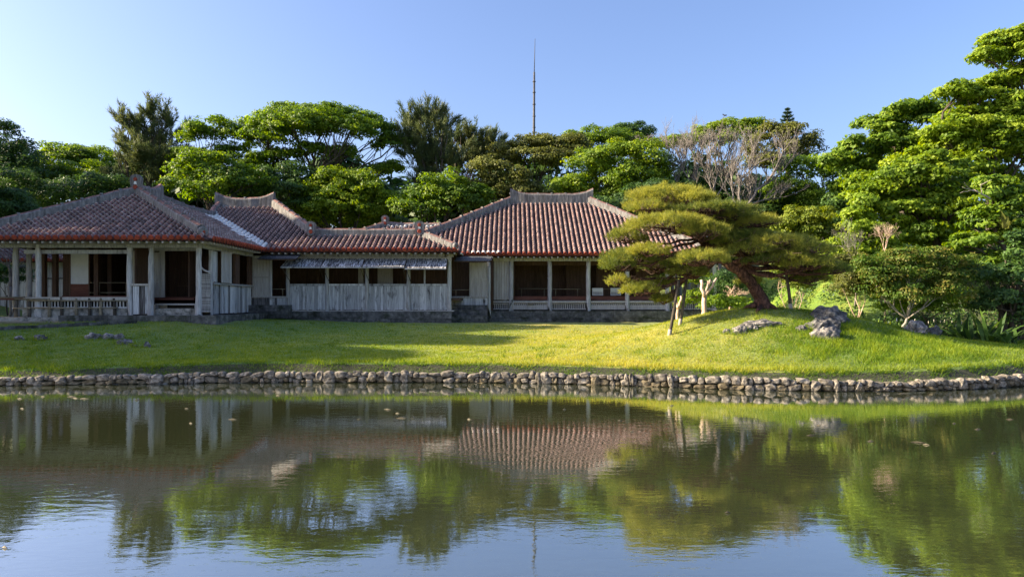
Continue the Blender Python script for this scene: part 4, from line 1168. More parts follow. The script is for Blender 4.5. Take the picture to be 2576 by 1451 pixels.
for (pa, pb) in (((36, 752), (118, 752.5)), ((34, 775), (76, 775)), ((-40, 750.5), (62, 747))):
    mb = MB(); mb.tube([AT(*pa, fpts[0].y - .06), AT(*pb, fpts[0].y - .06)], .026, 7); mb.build('rail', [M['bamboo']], fence)
for px, y0_, lab in ((62, 808, 0), (105, 808, 0)):
    g = on_ground(px, 806)
    sp = thing('bare_sapling', 'thin bare white sapling by the left fence post' if px == 62 else 'thin bare white sapling leaning on the fence below the first column', 'sapling', g, 'saplings by the fence')
    mb = MB(); mb.tube([g, AT(px - 2, 785, g.y), AT(px - 4, 766, g.y), AT(px - 1, 748, g.y)], [.018, .016, .012, .006], 5)
    mb.tube([AT(px - 2, 783, g.y), AT(px + 9, 768, g.y), AT(px + 12, 750, g.y)], [.012, .009, .004], 5); mb.tube([AT(px - 3, 775, g.y), AT(px - 14, 762, g.y)], [.010, .004], 5)
    mb.build('stem', [M['bark_pale']], sp)

# ------------------------------------------------------------------ foliage machinery
def norm(a): return a / np.maximum(np.linalg.norm(a, axis=1, keepdims=True), 1e-9)
def rdir(n, rng):
    a = rng.normal(size=(n, 3)); return norm(a)

def leaf_quads(P, nrm, tint, L, W, rng, droop=.25, fold=.0):
    """a rhombic leaf at every point"""
    n = len(P)
    t = rdir(n, rng); t = t - nrm * np.sum(t * nrm, 1, keepdims=True); t = norm(t)
    t[:, 2] -= droop; t = norm(t)
    b = norm(np.cross(nrm, t))
    l = (L * rng.uniform(.6, 1.3, n))[:, None]; w = (W * rng.uniform(.7, 1.3, n))[:, None]
    V = np.stack([P - t * l * .5, P + b * w * .5 + t * l * .05, P + t * l * .5, P - b * w * .5 + t * l * .05], 1).reshape(-1, 3)
    F = np.arange(n * 4).reshape(n, 4)
    return V, F, tint

def make_pads(lobes, Y, rng, pad_r, pads_per_m2, zmin=-.35, inner=.15, side=4):
    s = Y / FPX
    out = []
    cents = []
    more = []
    for li, lb in enumerate(lobes):                       # smaller side lobes break up the smooth outline
        cx, cy, rx, ry = lb[:4]; dY = lb[4] if len(lb) > 4 else 0.0
        for q in range(side):
            a = rng.uniform(-.25, math.pi + .25); f = rng.uniform(.30, .50)
            more.append((cx + math.cos(a) * rx * .80, cy - math.sin(a) * ry * .72, rx * f, ry * f * rng.uniform(.8, 1.25), dY + rng.uniform(-1, .6) * rx * s * .7))
    for li, lb in enumerate(list(lobes) + more):
        cx, cy, rx, ry = lb[:4]; dY = lb[4] if len(lb) > 4 else 0.0
        yy = Y + dY; sc = s
        C = np.array([XX(cx, Y), yy, ZZ(cy, Y)]); R = np.array([rx * sc, rx * sc * .85, ry * sc])
        area = 4 * math.pi * (((R[0] * R[1]) ** 1.6 + (R[0] * R[2]) ** 1.6 + (R[1] * R[2]) ** 1.6) / 3) ** (1 / 1.6)
        k = max(4, int(area * pads_per_m2 * 1.0))
        d = rdir(k * 3, rng); d = d[d[:, 2] > zmin + rng.uniform(-.15, .15, len(d))][:k]
        k = len(d); rad = np.where(rng.random(len(d)) < inner, rng.uniform(.3, .8, len(d)), rng.uniform(.82, 1.04, len(d)))
        wob = 1 + .16 * np.sin(d[:, 0] * 5 + C[0]) * np.cos(d[:, 1] * 4 + C[2]) 
        pc = C + d * R * (rad * wob)[:, None]
        pr = pad_r * rng.uniform(.6, 1.35, len(d))
        out.append(np.concatenate([pc, pr[:, None], d], 1))
        if li < len(lobes): cents.append(C)
    return np.vstack(out), cents

def crown_leaves(pads, per_pad, L, W, rng, flat=.5, up=.75, droop=.25):
    n = len(pads)
    cnt = np.maximum(6, (per_pad * (pads[:, 3] / pads[:, 3].mean()) ** 1.6).astype(int))
    ix = np.repeat(np.arange(n), cnt)
    d = rdir(len(ix), rng); d[:, 2] = np.abs(d[:, 2]) * np.where(rng.random(len(ix)) < .75, 1, -1)
    rr = rng.uniform(.35, 1.0, len(ix)) ** .6
    P = pads[ix, :3] + d * (pads[ix, 3] * rr)[:, None] * np.array([1, 1, flat])
    nrm = norm(d * .6 + pads[ix, 4:7] * .55 + np.array([0, 0, up * .55]) + rng.normal(size=(len(ix), 3)) * .42)
    ptint = rng.random(n)
    tint = np.clip(ptint[ix] * .55 + rng.random(len(ix)) * .45 + (rr - .7) * .25, 0, 1)
    return leaf_quads(P, nrm, tint, L, W, rng, droop)

def bent(a, b, rng, bow=.12, k=5, sag=0.0):
    a, b = Vector(a), Vector(b); d = b - a; L = d.length
    o = Vector(rng.normal(size=3)) * (bow * L); pts = []
    for i in range(k + 1):
        t = i / k; w = 4 * t * (1 - t)
        pts.append(a.lerp(b, t) + o * w * .5 + Vector((0, 0, -sag * L * w)) + Vector(rng.normal(size=3)) * (.02 * L * (0 < i < k)))
    return pts

def limbs(mb, base, fork, cents, pads, rng, r0, subs=6, tw=.03, fork_pts=None):
    """trunk, limbs to the lobes, branches to the leaf clumps"""
    base, fork = Vector(base), Vector(fork)
    tp = fork_pts or bent(base, fork, rng, .05, 5)
    mb.tube(tp, [r0 * (1.25 - .55 * i / (len(tp) - 1)) for i in range(len(tp))], 8)
    for C in cents:
        C = Vector(C); st = tp[-1].lerp(tp[-2], rng.uniform(0, .8))
        br = bent(st, C, rng, .16, 5); r1 = r0 * .40
        mb.tube(br, [r1 * (1 - .65 * i / 5) for i in range(6)], 6)
        dd = pads[:, :3] - np.array(C); near = np.argsort((dd ** 2).sum(1))[:max(subs * 4, 8)]
        for j in rng.choice(near, min(subs, len(near)), replace=False):
            q = br[int(rng.integers(2, 6))]
            mb.tube(bent(q, pads[j, :3], rng, .14, 4), [r1 * .38, r1 * .32, r1 * .26, r1 * .2, tw * .5], 5)

TREE_N = [0]
def tree(name, label, base_px, Y, lobes, mat, L=.17, W=.10, per_pad=72, pad_r=.50, dens=1.55, cat='tree', group=None, trunk_r=.22, bark='bark', fork=.55, flat=.5, subs=6, zmin=-.35, inner=.15, seed=None, up=.75, base_z=None, droop=.25, dY=0):
    TREE_N[0] += 1
    rng = np.random.default_rng(seed or (100 + TREE_N[0]))
    pads, cents = make_pads(lobes, Y, rng, pad_r, dens, zmin, inner)
    bx_ = XX(base_px, Y); bz_ = gz(bx_, Y) if base_z is None else base_z
    root = thing(name, label, cat, (bx_, Y, bz_), group)
    Vv, Fv, tn = crown_leaves(pads, per_pad, L, W, rng, flat, up, droop)
    link_mesh('crown', np_mesh('crown', Vv, Fv, M[mat], attr={'tint': tn}), root)
    mb = MB()
    cz = np.mean([c[2] for c in cents]); cxm = np.mean([c[0] for c in cents])
    fk = Vector((bx_ + (cxm - bx_) * .5, Y, bz_ + (cz - bz_) * fork))
    limbs(mb, (bx_, Y, bz_ - .2), fk, cents, pads, rng, trunk_r * .72, subs)
    mb.build('trunk', [M[bark]], root)
    return root

def needle_tree(name, label, base_px, Y, lobes, mat, L=.34, per=26, pad_r=.6, dens=1.4, trunk_r=.2, fork=.6, group=None, upright=.55, cat='pine tree', subs=8, zmin=-.6, wd=.042):
    """far pine: clumps of shoots, each shoot a brush of needle blades"""
    TREE_N[0] += 1; rng = np.random.default_rng(300 + TREE_N[0])
    pads, cents = make_pads(lobes, Y, rng, pad_r, dens, zmin, .3, side=0)
    bx_ = XX(base_px, Y); bz_ = gz(bx_, Y)
    root = thing(name, label, cat, (bx_, Y, bz_), group)
    n = len(pads); ix = np.repeat(np.arange(n), per)
    d = rdir(len(ix), rng)
    sh = norm(pads[:, 4:7] * np.array([.8, .8, .2]) + np.array([0, 0, .75]) + rng.normal(size=(n, 3)) * .25)      # each clump is a few upswept shoots
    P = pads[ix, :3] + sh[ix] * (rng.uniform(-1.0, 1.1, len(ix)) * pads[ix, 3] * 1.25)[:, None] + d * (pads[ix, 3] * .30)[:, None]
    ax = norm(sh[ix] * .9 + d * .35 + np.array([0, 0, upright * .5]))
    k = 7
    I = np.repeat(np.arange(len(ix)), k)
    dirs = norm(ax[I] * 1.0 + rng.normal(size=(len(I), 3)) * .42)
    st = P[I] + ax[I] * (rng.uniform(-.5, .3, len(I)) * L)[:, None]
    side = norm(np.cross(dirs, rdir(len(I), rng)))
    ln = (L * rng.uniform(.6, 1.1, len(I)))[:, None]
    V = np.stack([st - side * wd * .5, st + side * wd * .5, st + dirs * ln], 1).reshape(-1, 3)
    F = np.arange(len(I) * 3).reshape(-1, 3)
    tp = rng.random(n); tn = np.clip(tp[ix[I]] * .6 + rng.random(len(I)) * .4, 0, 1)
    link_mesh('crown', np_mesh('crown', V, F, M[mat], attr={'tint': tn}), root)
    mb = MB(); cz = np.mean([c[2] for c in cents]); cxm = np.mean([c[0] for c in cents])
    fk = Vector((bx_ + (cxm - bx_) * .6, Y, bz_ + (cz - bz_) * fork))
    limbs(mb, (bx_, Y, bz_ - .2), fk, cents, pads, rng, trunk_r, subs)
    mb.build('trunk', [M['bark']], root)
    return root

def bare_tree(name, label, base_px, base_py, Y, top_py, spread_px, levels=6, r0=.11, lean=0.0, mat='bark_grey', group='bare trees behind the pine', seed=1, cat='bare tree', base_on_ground=True, kids=3, fork_t=.25):
    rng = np.random.default_rng(seed)
    bX_, bZ_ = XX(base_px, Y), ZZ(base_py, Y)
    root = thing(name, label, cat, (bX_, Y, gz(bX_, Y)), group)
    H = ZZ(top_py, Y) - bZ_; Wd = spread_px * Y / FPX
    mb = MB()
    if base_on_ground and bZ_ > gz(bX_, Y): mb.tube(bent((bX_, Y, gz(bX_, Y) - .1), (bX_, Y, bZ_), rng, .04, 3), r0 * 1.25, 7)
    def grow(p, d, L, r, lev):
        k = 4; pts = [p]; q = p.copy(); dd = d.copy()
        for i in range(k):
            dd = (dd + Vector(rng.normal(size=3)) * .13 + Vector((0, 0, .07))).normalized(); q = q + dd * (L / k); pts.append(q.copy())
        mb.tube(pts, [r * (1 - .38 * i / k) for i in range(k + 1)], 6 if lev > 3 else (4 if lev > 1 else 3), cap=lev > 3)
        if lev <= 0: return
        m = kids if lev > 2 else int(rng.integers(2, 5))
        for j in range(m):
            s = pts[-1] if j < 2 else pts[int(rng.integers(2, k))]
            a = rng.uniform(0, 2 * math.pi); sp = rng.uniform(.30, .62) if lev < levels else rng.uniform(.35, .6)
            u = dd.cross(Vector((math.cos(a), math.sin(a), .3))).normalized()
            nd = (dd + u * sp * 1.25).normalized()
            grow(s, nd, L * rng.uniform(.62, .84), r * .60, lev - 1)
    grow(Vector((bX_, Y, bZ_)), Vector((lean, 0, 1)).normalized(), H * fork_t, r0, levels)
    # fit to the intended height and spread
    A = np.array(mb.v); low = A[:, 2] < bZ_ - .01
    kz = H / max(A[:, 2].max() - bZ_, .1); kx = Wd / max(np.ptp(A[:, 0]) / 2, .1)
    B = A.copy(); B[:, 2] = np.where(low, A[:, 2], bZ_ + (A[:, 2] - bZ_) * kz); f = np.clip((A[:, 2] - bZ_) / .6, 0, 1)
    B[:, 0] = A[:, 0] + (A[:, 0] - bX_) * (kx - 1) * f; B[:, 1] = A[:, 1] + (A[:, 1] - Y) * (kx - 1) * f
    mb.v = [tuple(p) for p in B]
    mb.build('branches', [M[mat]], root)
    return root

# ------------------------------------------------------------------ trees behind the palace (from left to right)
G_BACK = 'trees on the slope behind the palace'
tree('evergreen_tree', 'dark bluish evergreen at the far left skyline', 20, 46, [(0, 360, 60, 48), (60, 410, 62, 46), (-60, 400, 70, 60), (20, 450, 110, 50)], 'leaf_dark', group=G_BACK, pad_r=.6, dens=1.6)
tree('broadleaf_tree', 'green tree with light layered tops left of the tall pine', 190, 50, [(170, 405, 70, 40), (240, 415, 62, 44), (110, 440, 60, 36), (290, 450, 50, 40), (190, 470, 120, 48)], 'leaf_green', group=G_BACK, pad_r=.55, dens=1.7, flat=.38)
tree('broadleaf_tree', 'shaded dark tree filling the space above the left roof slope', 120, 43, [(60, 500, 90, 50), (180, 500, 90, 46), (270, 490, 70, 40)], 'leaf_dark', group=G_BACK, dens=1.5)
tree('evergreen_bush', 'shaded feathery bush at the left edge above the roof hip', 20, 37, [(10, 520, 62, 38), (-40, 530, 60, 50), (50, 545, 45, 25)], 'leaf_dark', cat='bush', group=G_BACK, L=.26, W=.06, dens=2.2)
needle_tree('pine_tree', 'tall pine with upswept tufted tops above the left roof', 400, 47, [(310, 318, 26, 32), (345, 310, 28, 32), (380, 298, 28, 32), (418, 305, 26, 34), (440, 338, 26, 26), (360, 350, 50, 36), (400, 385, 64, 36), (352, 400, 48, 28), (410, 420, 54, 26), (300, 445, 34, 16), (392, 452, 36, 14)], 'needle_far', group=G_BACK, dens=1.75, pad_r=.5)
tree('broadleaf_tree', 'airy tree with sky gaps between the tall pine and the spreading tree', 545, 46, [(540, 325, 50, 26), (590, 340, 46, 26), (500, 350, 34, 30), (480, 400, 44, 24), (560, 395, 46, 26)], 'leaf_green', group=G_BACK, dens=1.35, inner=.05)
tree('broadleaf_tree', 'bright leafed lower tree above the left ridge ornament', 500, 41, [(470, 440, 44, 44), (520, 420, 44, 36), (560, 455, 50, 44), (610, 470, 60, 46), (520, 480, 80, 40)], 'leaf_green', group=G_BACK, dens=1.7)
tree('spreading_tree', 'large spreading tree with broad domed crown and dark forked limbs', 800, 47, [(670, 335, 66, 50), (735, 310, 70, 42), (815, 304, 76, 38), (885, 318, 66, 42), (640, 385, 52, 52), (700, 370, 62, 44, -2.2), (945, 350, 58, 42), (985, 372, 40, 36), (835, 350, 66, 40, -2.8), (905, 356, 54, 34, -2.8), (768, 350, 66, 42, -2.8), (652, 430, 42, 36), (970, 428, 40, 14), (725, 412, 50, 24, -1), (800, 395, 46, 22, -1.5), (870, 400, 40, 18, -1.5), (640, 440, 40, 26, -1)], 'leaf_green', group=G_BACK, dens=1.75, inner=.05, trunk_r=.34, fork=.62, flat=.38, subs=9, zmin=-.15)
tree('broadleaf_tree', 'lower tree with a lit yellow-green clump under the spreading tree', 850, 43, [(840, 480, 60, 46), (800, 510, 46, 44), (900, 480, 60, 44), (950, 500, 44, 36), (860, 530, 90, 44), (985, 525, 34, 26), (760, 550, 60, 30, 1), (920, 555, 70, 30, 1.5)], 'leaf_bright', group=G_BACK, dens=1.9)
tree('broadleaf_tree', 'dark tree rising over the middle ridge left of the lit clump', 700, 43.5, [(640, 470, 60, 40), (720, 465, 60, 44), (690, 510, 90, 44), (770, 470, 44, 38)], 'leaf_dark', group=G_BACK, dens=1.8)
needle_tree('pine_tree', 'bushy tall pine with brownish needles right of the sky gap', 1080, 47, [(1035, 300, 34, 26), (1080, 290, 34, 24), (1115, 305, 32, 28), (1030, 345, 34, 36), (1085, 345, 48, 36), (1050, 395, 44, 36), (1105, 395, 44, 34), (1070, 440, 36, 30)], 'needle_far', group=G_BACK, dens=2.0, pad_r=.5)
needle_tree('pine_tree', 'wide dark pine leaning right behind the bushy pine', 1170, 50, [(1150, 345, 40, 26), (1195, 352, 42, 22), (1235, 365, 38, 22), (1160, 390, 56, 30), (1220, 400, 50, 26), (1130, 420, 48, 30)], 'needle_far', group=G_BACK, dens=1.9, pad_r=.5)
tree('broadleaf_tree', 'low green tree between the rear house and the main hall roof', 1100, 42, [(1080, 490, 54, 36), (1130, 470, 44, 32), (1060, 530, 60, 32), (1140, 520, 66, 40), (1190, 500, 40, 34)], 'leaf_green', group=G_BACK, dens=1.8)
bare_tree('bare_tree', 'dark bare twiggy tree behind the hall roof left hip', 1165, 520, 43.5, 425, 55, levels=5, mat='twig', seed=3, group=G_BACK)
tree('broadleaf_tree', 'olive and brown leafed tree above the left hip of the main hall', 1270, 44, [(1230, 430, 40, 32), (1270, 460, 50, 40), (1230, 490, 44, 36), (1300, 490, 50, 34), (1340, 500, 54, 30)], 'leaf_olive', group=G_BACK, dens=1.7)
tree('spreading_tree', 'flat topped yellow-olive tree below the antenna mast', 1350, 48, [(1290, 385, 50, 28), (1340, 370, 54, 26), (1400, 365, 54, 24), (1445, 385, 46, 28), (1260, 410, 40, 26), (1340, 410, 60, 22, -1.5), (1400, 415, 50, 20, -1.5)], 'leaf_olive', group=G_BACK, dens=1.7, flat=.4, zmin=-.2, inner=.08, subs=9)
tree('broadleaf_tree', 'dense bright green tree behind the right end of the hall ridge', 1540, 45, [(1480, 420, 50, 40), (1550, 400, 60, 40), (1620, 400, 52, 40), (1520, 460, 70, 44), (1600, 460, 66, 46), (1450, 480, 50, 38), (1640, 440, 36, 40), (1560, 520, 90, 40)], 'leaf_bright', group=G_BACK, dens=1.9)
tree('broadleaf_tree', 'green domed tree on the skyline right of the antenna mast', 1500, 54, [(1440, 365, 50, 30), (1500, 352, 54, 28), (1560, 360, 50, 34), (1610, 375, 44, 32)], 'leaf_green', group=G_BACK, dens=1.7)
tree('evergreen_tree', 'small dark round crown topping the skyline above the bright green tree', 1590, 62, [(1570, 335, 32, 22), (1610, 338, 32, 24), (1590, 360, 50, 26)], 'leaf_dark', group=G_BACK, dens=1.7)
tree('broadleaf_tree', 'dark bushy tree directly behind the hall right hip', 1560, 42, [(1530, 530, 60, 34), (1590, 520, 50, 40), (1640, 510, 50, 50)], 'leaf_dark', group=G_BACK, dens=1.8)
tree('broadleaf_tree', 'light green domed tree behind the tops of the bare trees', 1850, 54, [(1790, 335, 36, 22), (1840, 320, 44, 20), (1895, 325, 40, 22), (1740, 360, 40, 20), (1850, 350, 60, 24), (1690, 365, 40, 18)], 'leaf_bright', group=G_BACK, dens=1.7, flat=.4)
tree('evergreen_tree', 'mixed dark and bronze tree below the monkey-puzzle shaped conifer', 1985, 50, [(1950, 345, 40, 30), (2000, 350, 46, 36), (2035, 385, 34, 36), (1960, 400, 50, 40), (1910, 400, 40, 50)], 'leaf_olive', group=G_BACK, dens=1.8)
tree('broadleaf_tree', 'dark green tree between the bare trees and the great right-hand tree', 2080, 43, [(2000, 430, 44, 40), (2060, 430, 46, 40), (2110, 460, 50, 46), (2000, 490, 60, 44), (2080, 510, 70, 44), (2140, 510, 44, 50)], 'leaf_green', group=G_BACK, dens=1.8)
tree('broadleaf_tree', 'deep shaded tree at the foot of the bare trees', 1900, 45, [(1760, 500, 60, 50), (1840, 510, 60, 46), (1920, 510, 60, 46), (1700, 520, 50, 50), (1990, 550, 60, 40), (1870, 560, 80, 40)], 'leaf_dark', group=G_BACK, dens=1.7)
# Norfolk-type conifer: tiers of level branches
def tiered_conifer(px, top_py, base_py, Y, half_px, label):
    rng = np.random.default_rng(77); s = Y / FPX
    X, zt, zb = XX(px, Y), ZZ(top_py, Y), ZZ(base_py, Y)
    root = thing('tiered_conifer', label, 'conifer', (X, Y, gz(X, Y)), G_BACK)
    mb = MB(); mb.tube([(X, Y, gz(X, Y)), (X, Y, zb), (X, Y, zt)], [.25, .14, .02], 7); mb.build('trunk', [M['bark']], root)
    Ps, Ds = [], []
    for i in range(8):
        t = i / 7; z = zt - .25 - t * (zt - zb) ; R = half_px * s * (.12 + .95 * t ** .85)
        for k in range(8):
            a = 2 * math.pi * k / 8 + i * .5
            for q in np.linspace(.12, 1, 9):
                Ps.append((X + math.cos(a) * R * q, Y + math.sin(a) * R * q, z + .20 * R * q * q)); Ds.append((math.cos(a) * .6, math.sin(a) * .6, .65))
    P = np.array(Ps); D = np.array(Ds); I = np.repeat(np.arange(len(P)), 14)
    dirs = norm(D[I] + rng.normal(size=(len(I), 3)) * .45); side = norm(np.cross(dirs, rdir(len(I), rng)))
    st = P[I]; ln = rng.uniform(.12, .24, len(I))[:, None]
    V = np.stack([st - side * .02, st + side * .02, st + dirs * ln], 1).reshape(-1, 3)
    link_mesh('crown', np_mesh('crown', V, np.arange(len(I) * 3).reshape(-1, 3), M['needle_dark'], attr={'tint': rng.random(len(I))}), root)
tiered_conifer(1981, 270, 335, 62, 26, 'small tiered dark conifer poking above the skyline')
# bare trees
def fan_tree(label, limbs_px, Y, r0, seed, twig=1.0, mat='bark_grey', name='bare_tree', group='bare trees behind the pine'):
    """leafless tree: limbs along given courses, upward-fanning branches and twigs off each"""
    rng = np.random.default_rng(seed); b = AT(*limbs_px[0][0], Y)
    root = thing(name, label, 'bare tree', (b.x, Y, gz(b.x, Y)), group)
    mb = MB(); mb.tube(bent((b.x, Y, gz(b.x, Y) - .1), b, rng, .03, 3), [r0 * 1.3, r0 * 1.2, r0 * 1.1, r0], 7)
    def twigs(p, d, L, r, lev):
        k = 3; pts = [p]; q = p.copy(); dd = d.copy()
        for i in range(k):
            dd = (dd + Vector(rng.normal(size=3)) * .14 + Vector((0, 0, .10))).normalized(); q = q + dd * (L / k); pts.append(q.copy())
        mb.tube(pts, [r * (1 - .5 * i / k) for i in range(k + 1)], 4 if lev > 1 else 3, cap=False)
        if lev <= 0: return
        for j in range(int(rng.integers(2, 4))):
            u = Vector(rng.normal(size=3)); u = (u - dd * u.dot(dd)).normalized()
            twigs(pts[int(rng.integers(1, k + 1))], (dd + u * rng.uniform(.25, .6)).normalized(), L * rng.uniform(.55, .85), r * .62, lev - 1)
    for li, path in enumerate(limbs_px):
        off = rng.uniform(-.8, .8) if li else 0.0
        P = [AT(*q, Y) + Vector((0, off * (i / max(1, len(path) - 1)), 0)) for i, q in enumerate(path)]
        F_ = []
        for i in range(len(P) - 1):
            for t in (0, .33, .66): F_.append(P[i].lerp(P[i + 1], t) + Vector(rng.normal(size=3)) * .025)
        F_.append(P[-1]); n = len(F_); ra = r0 * (.62 if li else .95)
        mb.tube(F_, [max(.012, ra * (1 - .8 * i / (n - 1))) for i in range(n)], 6)
        for i in range(2, n):
            for _ in range(2 if i < n - 1 else 4):
                d0 = (F_[i] - F_[i - 1]).normalized(); u = Vector(rng.normal(size=3)); u = (u - d0 * u.dot(d0)).normalized()
                twigs(F_[i], (d0 * .8 + u * .55 + Vector((0, 0, .45))).normalized(), rng.uniform(.45, .95) * twig, .026, 3)
    mb.build('branches', [M[mat]], root)
fan_tree('tall forked pale bare tree, rightmost of the bare group', [[(1868, 548), (1882, 515), (1905, 478), (1958, 440), (1995, 400)], [(1882, 515), (1892, 480), (1890, 430), (1905, 372)], [(1870, 540), (1858, 490), (1862, 455), (1885, 430), (1872, 375)], [(1868, 545), (1848, 500), (1846, 450), (1858, 410)], [(1880, 518), (1925, 500), (1975, 492)], [(1930, 458), (1950, 420), (1962, 385)]], 41, .13, 12)
fan_tree('pale bare tree in the middle of the bare group', [[(1806, 525), (1796, 480), (1806, 430), (1835, 380)], [(1796, 485), (1775, 440), (1782, 385)], [(1803, 440), (1800, 400), (1808, 365)], [(1800, 500), (1830, 450), (1842, 400)]], 42.5, .09, 23)
fan_tree('pale bare tree left of the middle one in the bare group', [[(1752, 515), (1744, 465), (1758, 410), (1764, 370)], [(1745, 470), (1722, 430), (1728, 385)], [(1752, 430), (1745, 395), (1740, 370)]], 44, .08, 34)
fan_tree('bare tree at the left end of the bare group', [[(1700, 515), (1702, 460), (1690, 410), (1684, 375)], [(1702, 465), (1716, 420), (1712, 380)]], 45, .07, 45)
bare_tree('bare_tree', 'bare twiggy top showing over the bright green tree', 1610, 372, 52, 340, 46, levels=5, r0=.035, seed=56, fork_t=.3)
# great trees at the right
G_R = 'great trees at the right'
tree('great_tree', 'tall branch of a great tree at the upper right corner', 2640, 31, [(2530, 110, 50, 22), (2480, 150, 36, 18), (2570, 150, 60, 26), (2540, 200, 46, 20), (2600, 110, 60, 30), (2620, 200, 70, 40), (2500, 215, 36, 12)], 'leaf_lime', L=.16, W=.09, pad_r=.40, per_pad=80, dens=3.0, group=G_R, flat=.35, zmin=-.2, inner=.05, fork=.8)
tree('great_tree', 'broad dark green tree on the right skyline', 2290, 36, [(2280, 285, 48, 30), (2220, 320, 50, 32), (2330, 300, 50, 34), (2170, 380, 52, 32), (2250, 370, 64, 44), (2330, 370, 60, 44), (2110, 410, 44, 22), (2180, 440, 60, 40)], 'leaf_green', L=.19, W=.11, pad_r=.45, per_pad=80, dens=2.9, group=G_R, flat=.42, trunk_r=.3)
tree('great_tree', 'bright lit great tree rising to the right edge', 2500, 31, [(2400, 250, 50, 30), (2460, 240, 50, 28), (2540, 280, 60, 40), (2440, 310, 60, 40), (2380, 360, 56, 44), (2500, 370, 70, 50), (2570, 400, 60, 60), (2420, 430, 66, 44), (2600, 300, 70, 60), (2560, 330, 60, 50, 1.5), (2480, 300, 60, 44, 1.5), (2340, 420, 60, 44, 1), (2540, 450, 70, 50, 1.5)], 'leaf_lime', L=.18, W=.10, pad_r=.42, per_pad=80, dens=3.0, group=G_R, flat=.4, trunk_r=.32)
tree('great_tree', 'green tree hanging low over the reddish shrub', 2400, 28, [(2260, 450, 60, 40), (2330, 440, 60, 44), (2210, 520, 56, 46), (2290, 530, 60, 46), (2370, 520, 60, 40), (2300, 490, 70, 50, 1.2), (2400, 560, 70, 50, 1.2), (2200, 480, 50, 44, .8), (2160, 560, 40, 40), (2250, 590, 50, 36), (2330, 600, 60, 34), (2430, 480, 50, 40)], 'leaf_bright', L=.17, W=.095, pad_r=.38, per_pad=80, dens=3.4, group=G_R, flat=.42, trunk_r=.25)
tree('great_tree', 'leafy boughs at the right edge with dead branches and ferns', 2560, 26, [(2500, 490, 50, 40), (2570, 520, 50, 50), (2480, 560, 50, 36), (2560, 600, 60, 40), (2440, 620, 44, 36), (2520, 660, 50, 30)], 'leaf_green', L=.16, W=.09, pad_r=.35, per_pad=80, dens=3.4, group=G_R, flat=.42, trunk_r=.35)
tree('shade_tree', 'dark understorey tree behind the reddish shrub', 2450, 30.5, [(2420, 690, 80, 60), (2520, 700, 80, 70), (2340, 680, 60, 50), (2600, 660, 80, 80), (2250, 660, 60, 50)], 'leaf_dark', L=.15, W=.08, pad_r=.45, per_pad=70, dens=2.0, group=G_R)
tree('shade_tree', 'dark leafy mass closing the view at the right edge above the ginger plants', 2560, 22.6, [(2540, 720, 50, 60), (2580, 650, 50, 60), (2480, 700, 40, 40), (2590, 790, 50, 50), (2500, 770, 40, 36)], 'leaf_dark', L=.13, W=.07, pad_r=.32, per_pad=60, dens=3.2, group=G_R, trunk_r=.12)
tree('shade_tree', 'deep green tree low behind the bare twiggy shrub', 2180, 34.0, [(2120, 640, 60, 50), (2190, 620, 60, 50), (2260, 620, 60, 50), (2150, 700, 60, 40), (2230, 700, 60, 50)], 'leaf_green', L=.15, W=.08, pad_r=.42, per_pad=70, dens=2.4, group=G_R, trunk_r=.14)
tree('shade_tree', 'dark tree filling the dip below the skyline tree at right', 2150, 38.0, [(2080, 560, 50, 50), (2150, 540, 60, 60), (2220, 500, 60, 60), (2290, 470, 60, 60), (2380, 600, 80, 70)], 'leaf_dark', pad_r=.5, per_pad=70, dens=1.9, group=G_R, trunk_r=.2)
tree('leafy_shrub', 'dense green shrub low behind the pale boulder', 2330, 23.4, [(2300, 770, 40, 30), (2360, 770, 44, 32), (2410, 760, 40, 34), (2250, 775, 36, 26)], 'leaf_green', L=.10, W=.055, pad_r=.26, per_pad=60, dens=4.5, group=G_R, trunk_r=.06, cat='shrub')
tree('leafy_shrub', 'bright leafy tree between the round tree and the reddish shrub', 2160, 27.0, [(2110, 640, 44, 40), (2170, 600, 50, 40), (2220, 640, 50, 40), (2130, 690, 50, 30)], 'leaf_bright', L=.13, W=.075, pad_r=.32, per_pad=70, dens=3.6, group=G_R, trunk_r=.1, cat='tree')
# dead boughs in the great tree
db = thing('dead_bough', 'pale dead bough sticking out of the leafy right-hand trees', 'branch', AT(2470, 470, 25.4), None)
mb = MB(); rngd = np.random.default_rng(5)
for a, b, r in (((2490, 500), (2450, 476), .035), ((2460, 480), (2420, 470), .02), ((2452, 477), (2415, 486), .016), ((2470, 488), (2466, 462), .02), ((2466, 466), (2496, 452), .013), ((2440, 474), (2425, 458), .011)):
    p = bent(AT(*a, 25.0), AT(*b, 24.8), rngd, .12, 4); mb.tube(p, [r, r * .8, r * .6, r * .45, r * .25], 5)
mb.build('boughs', [M['bark_pale']], db)

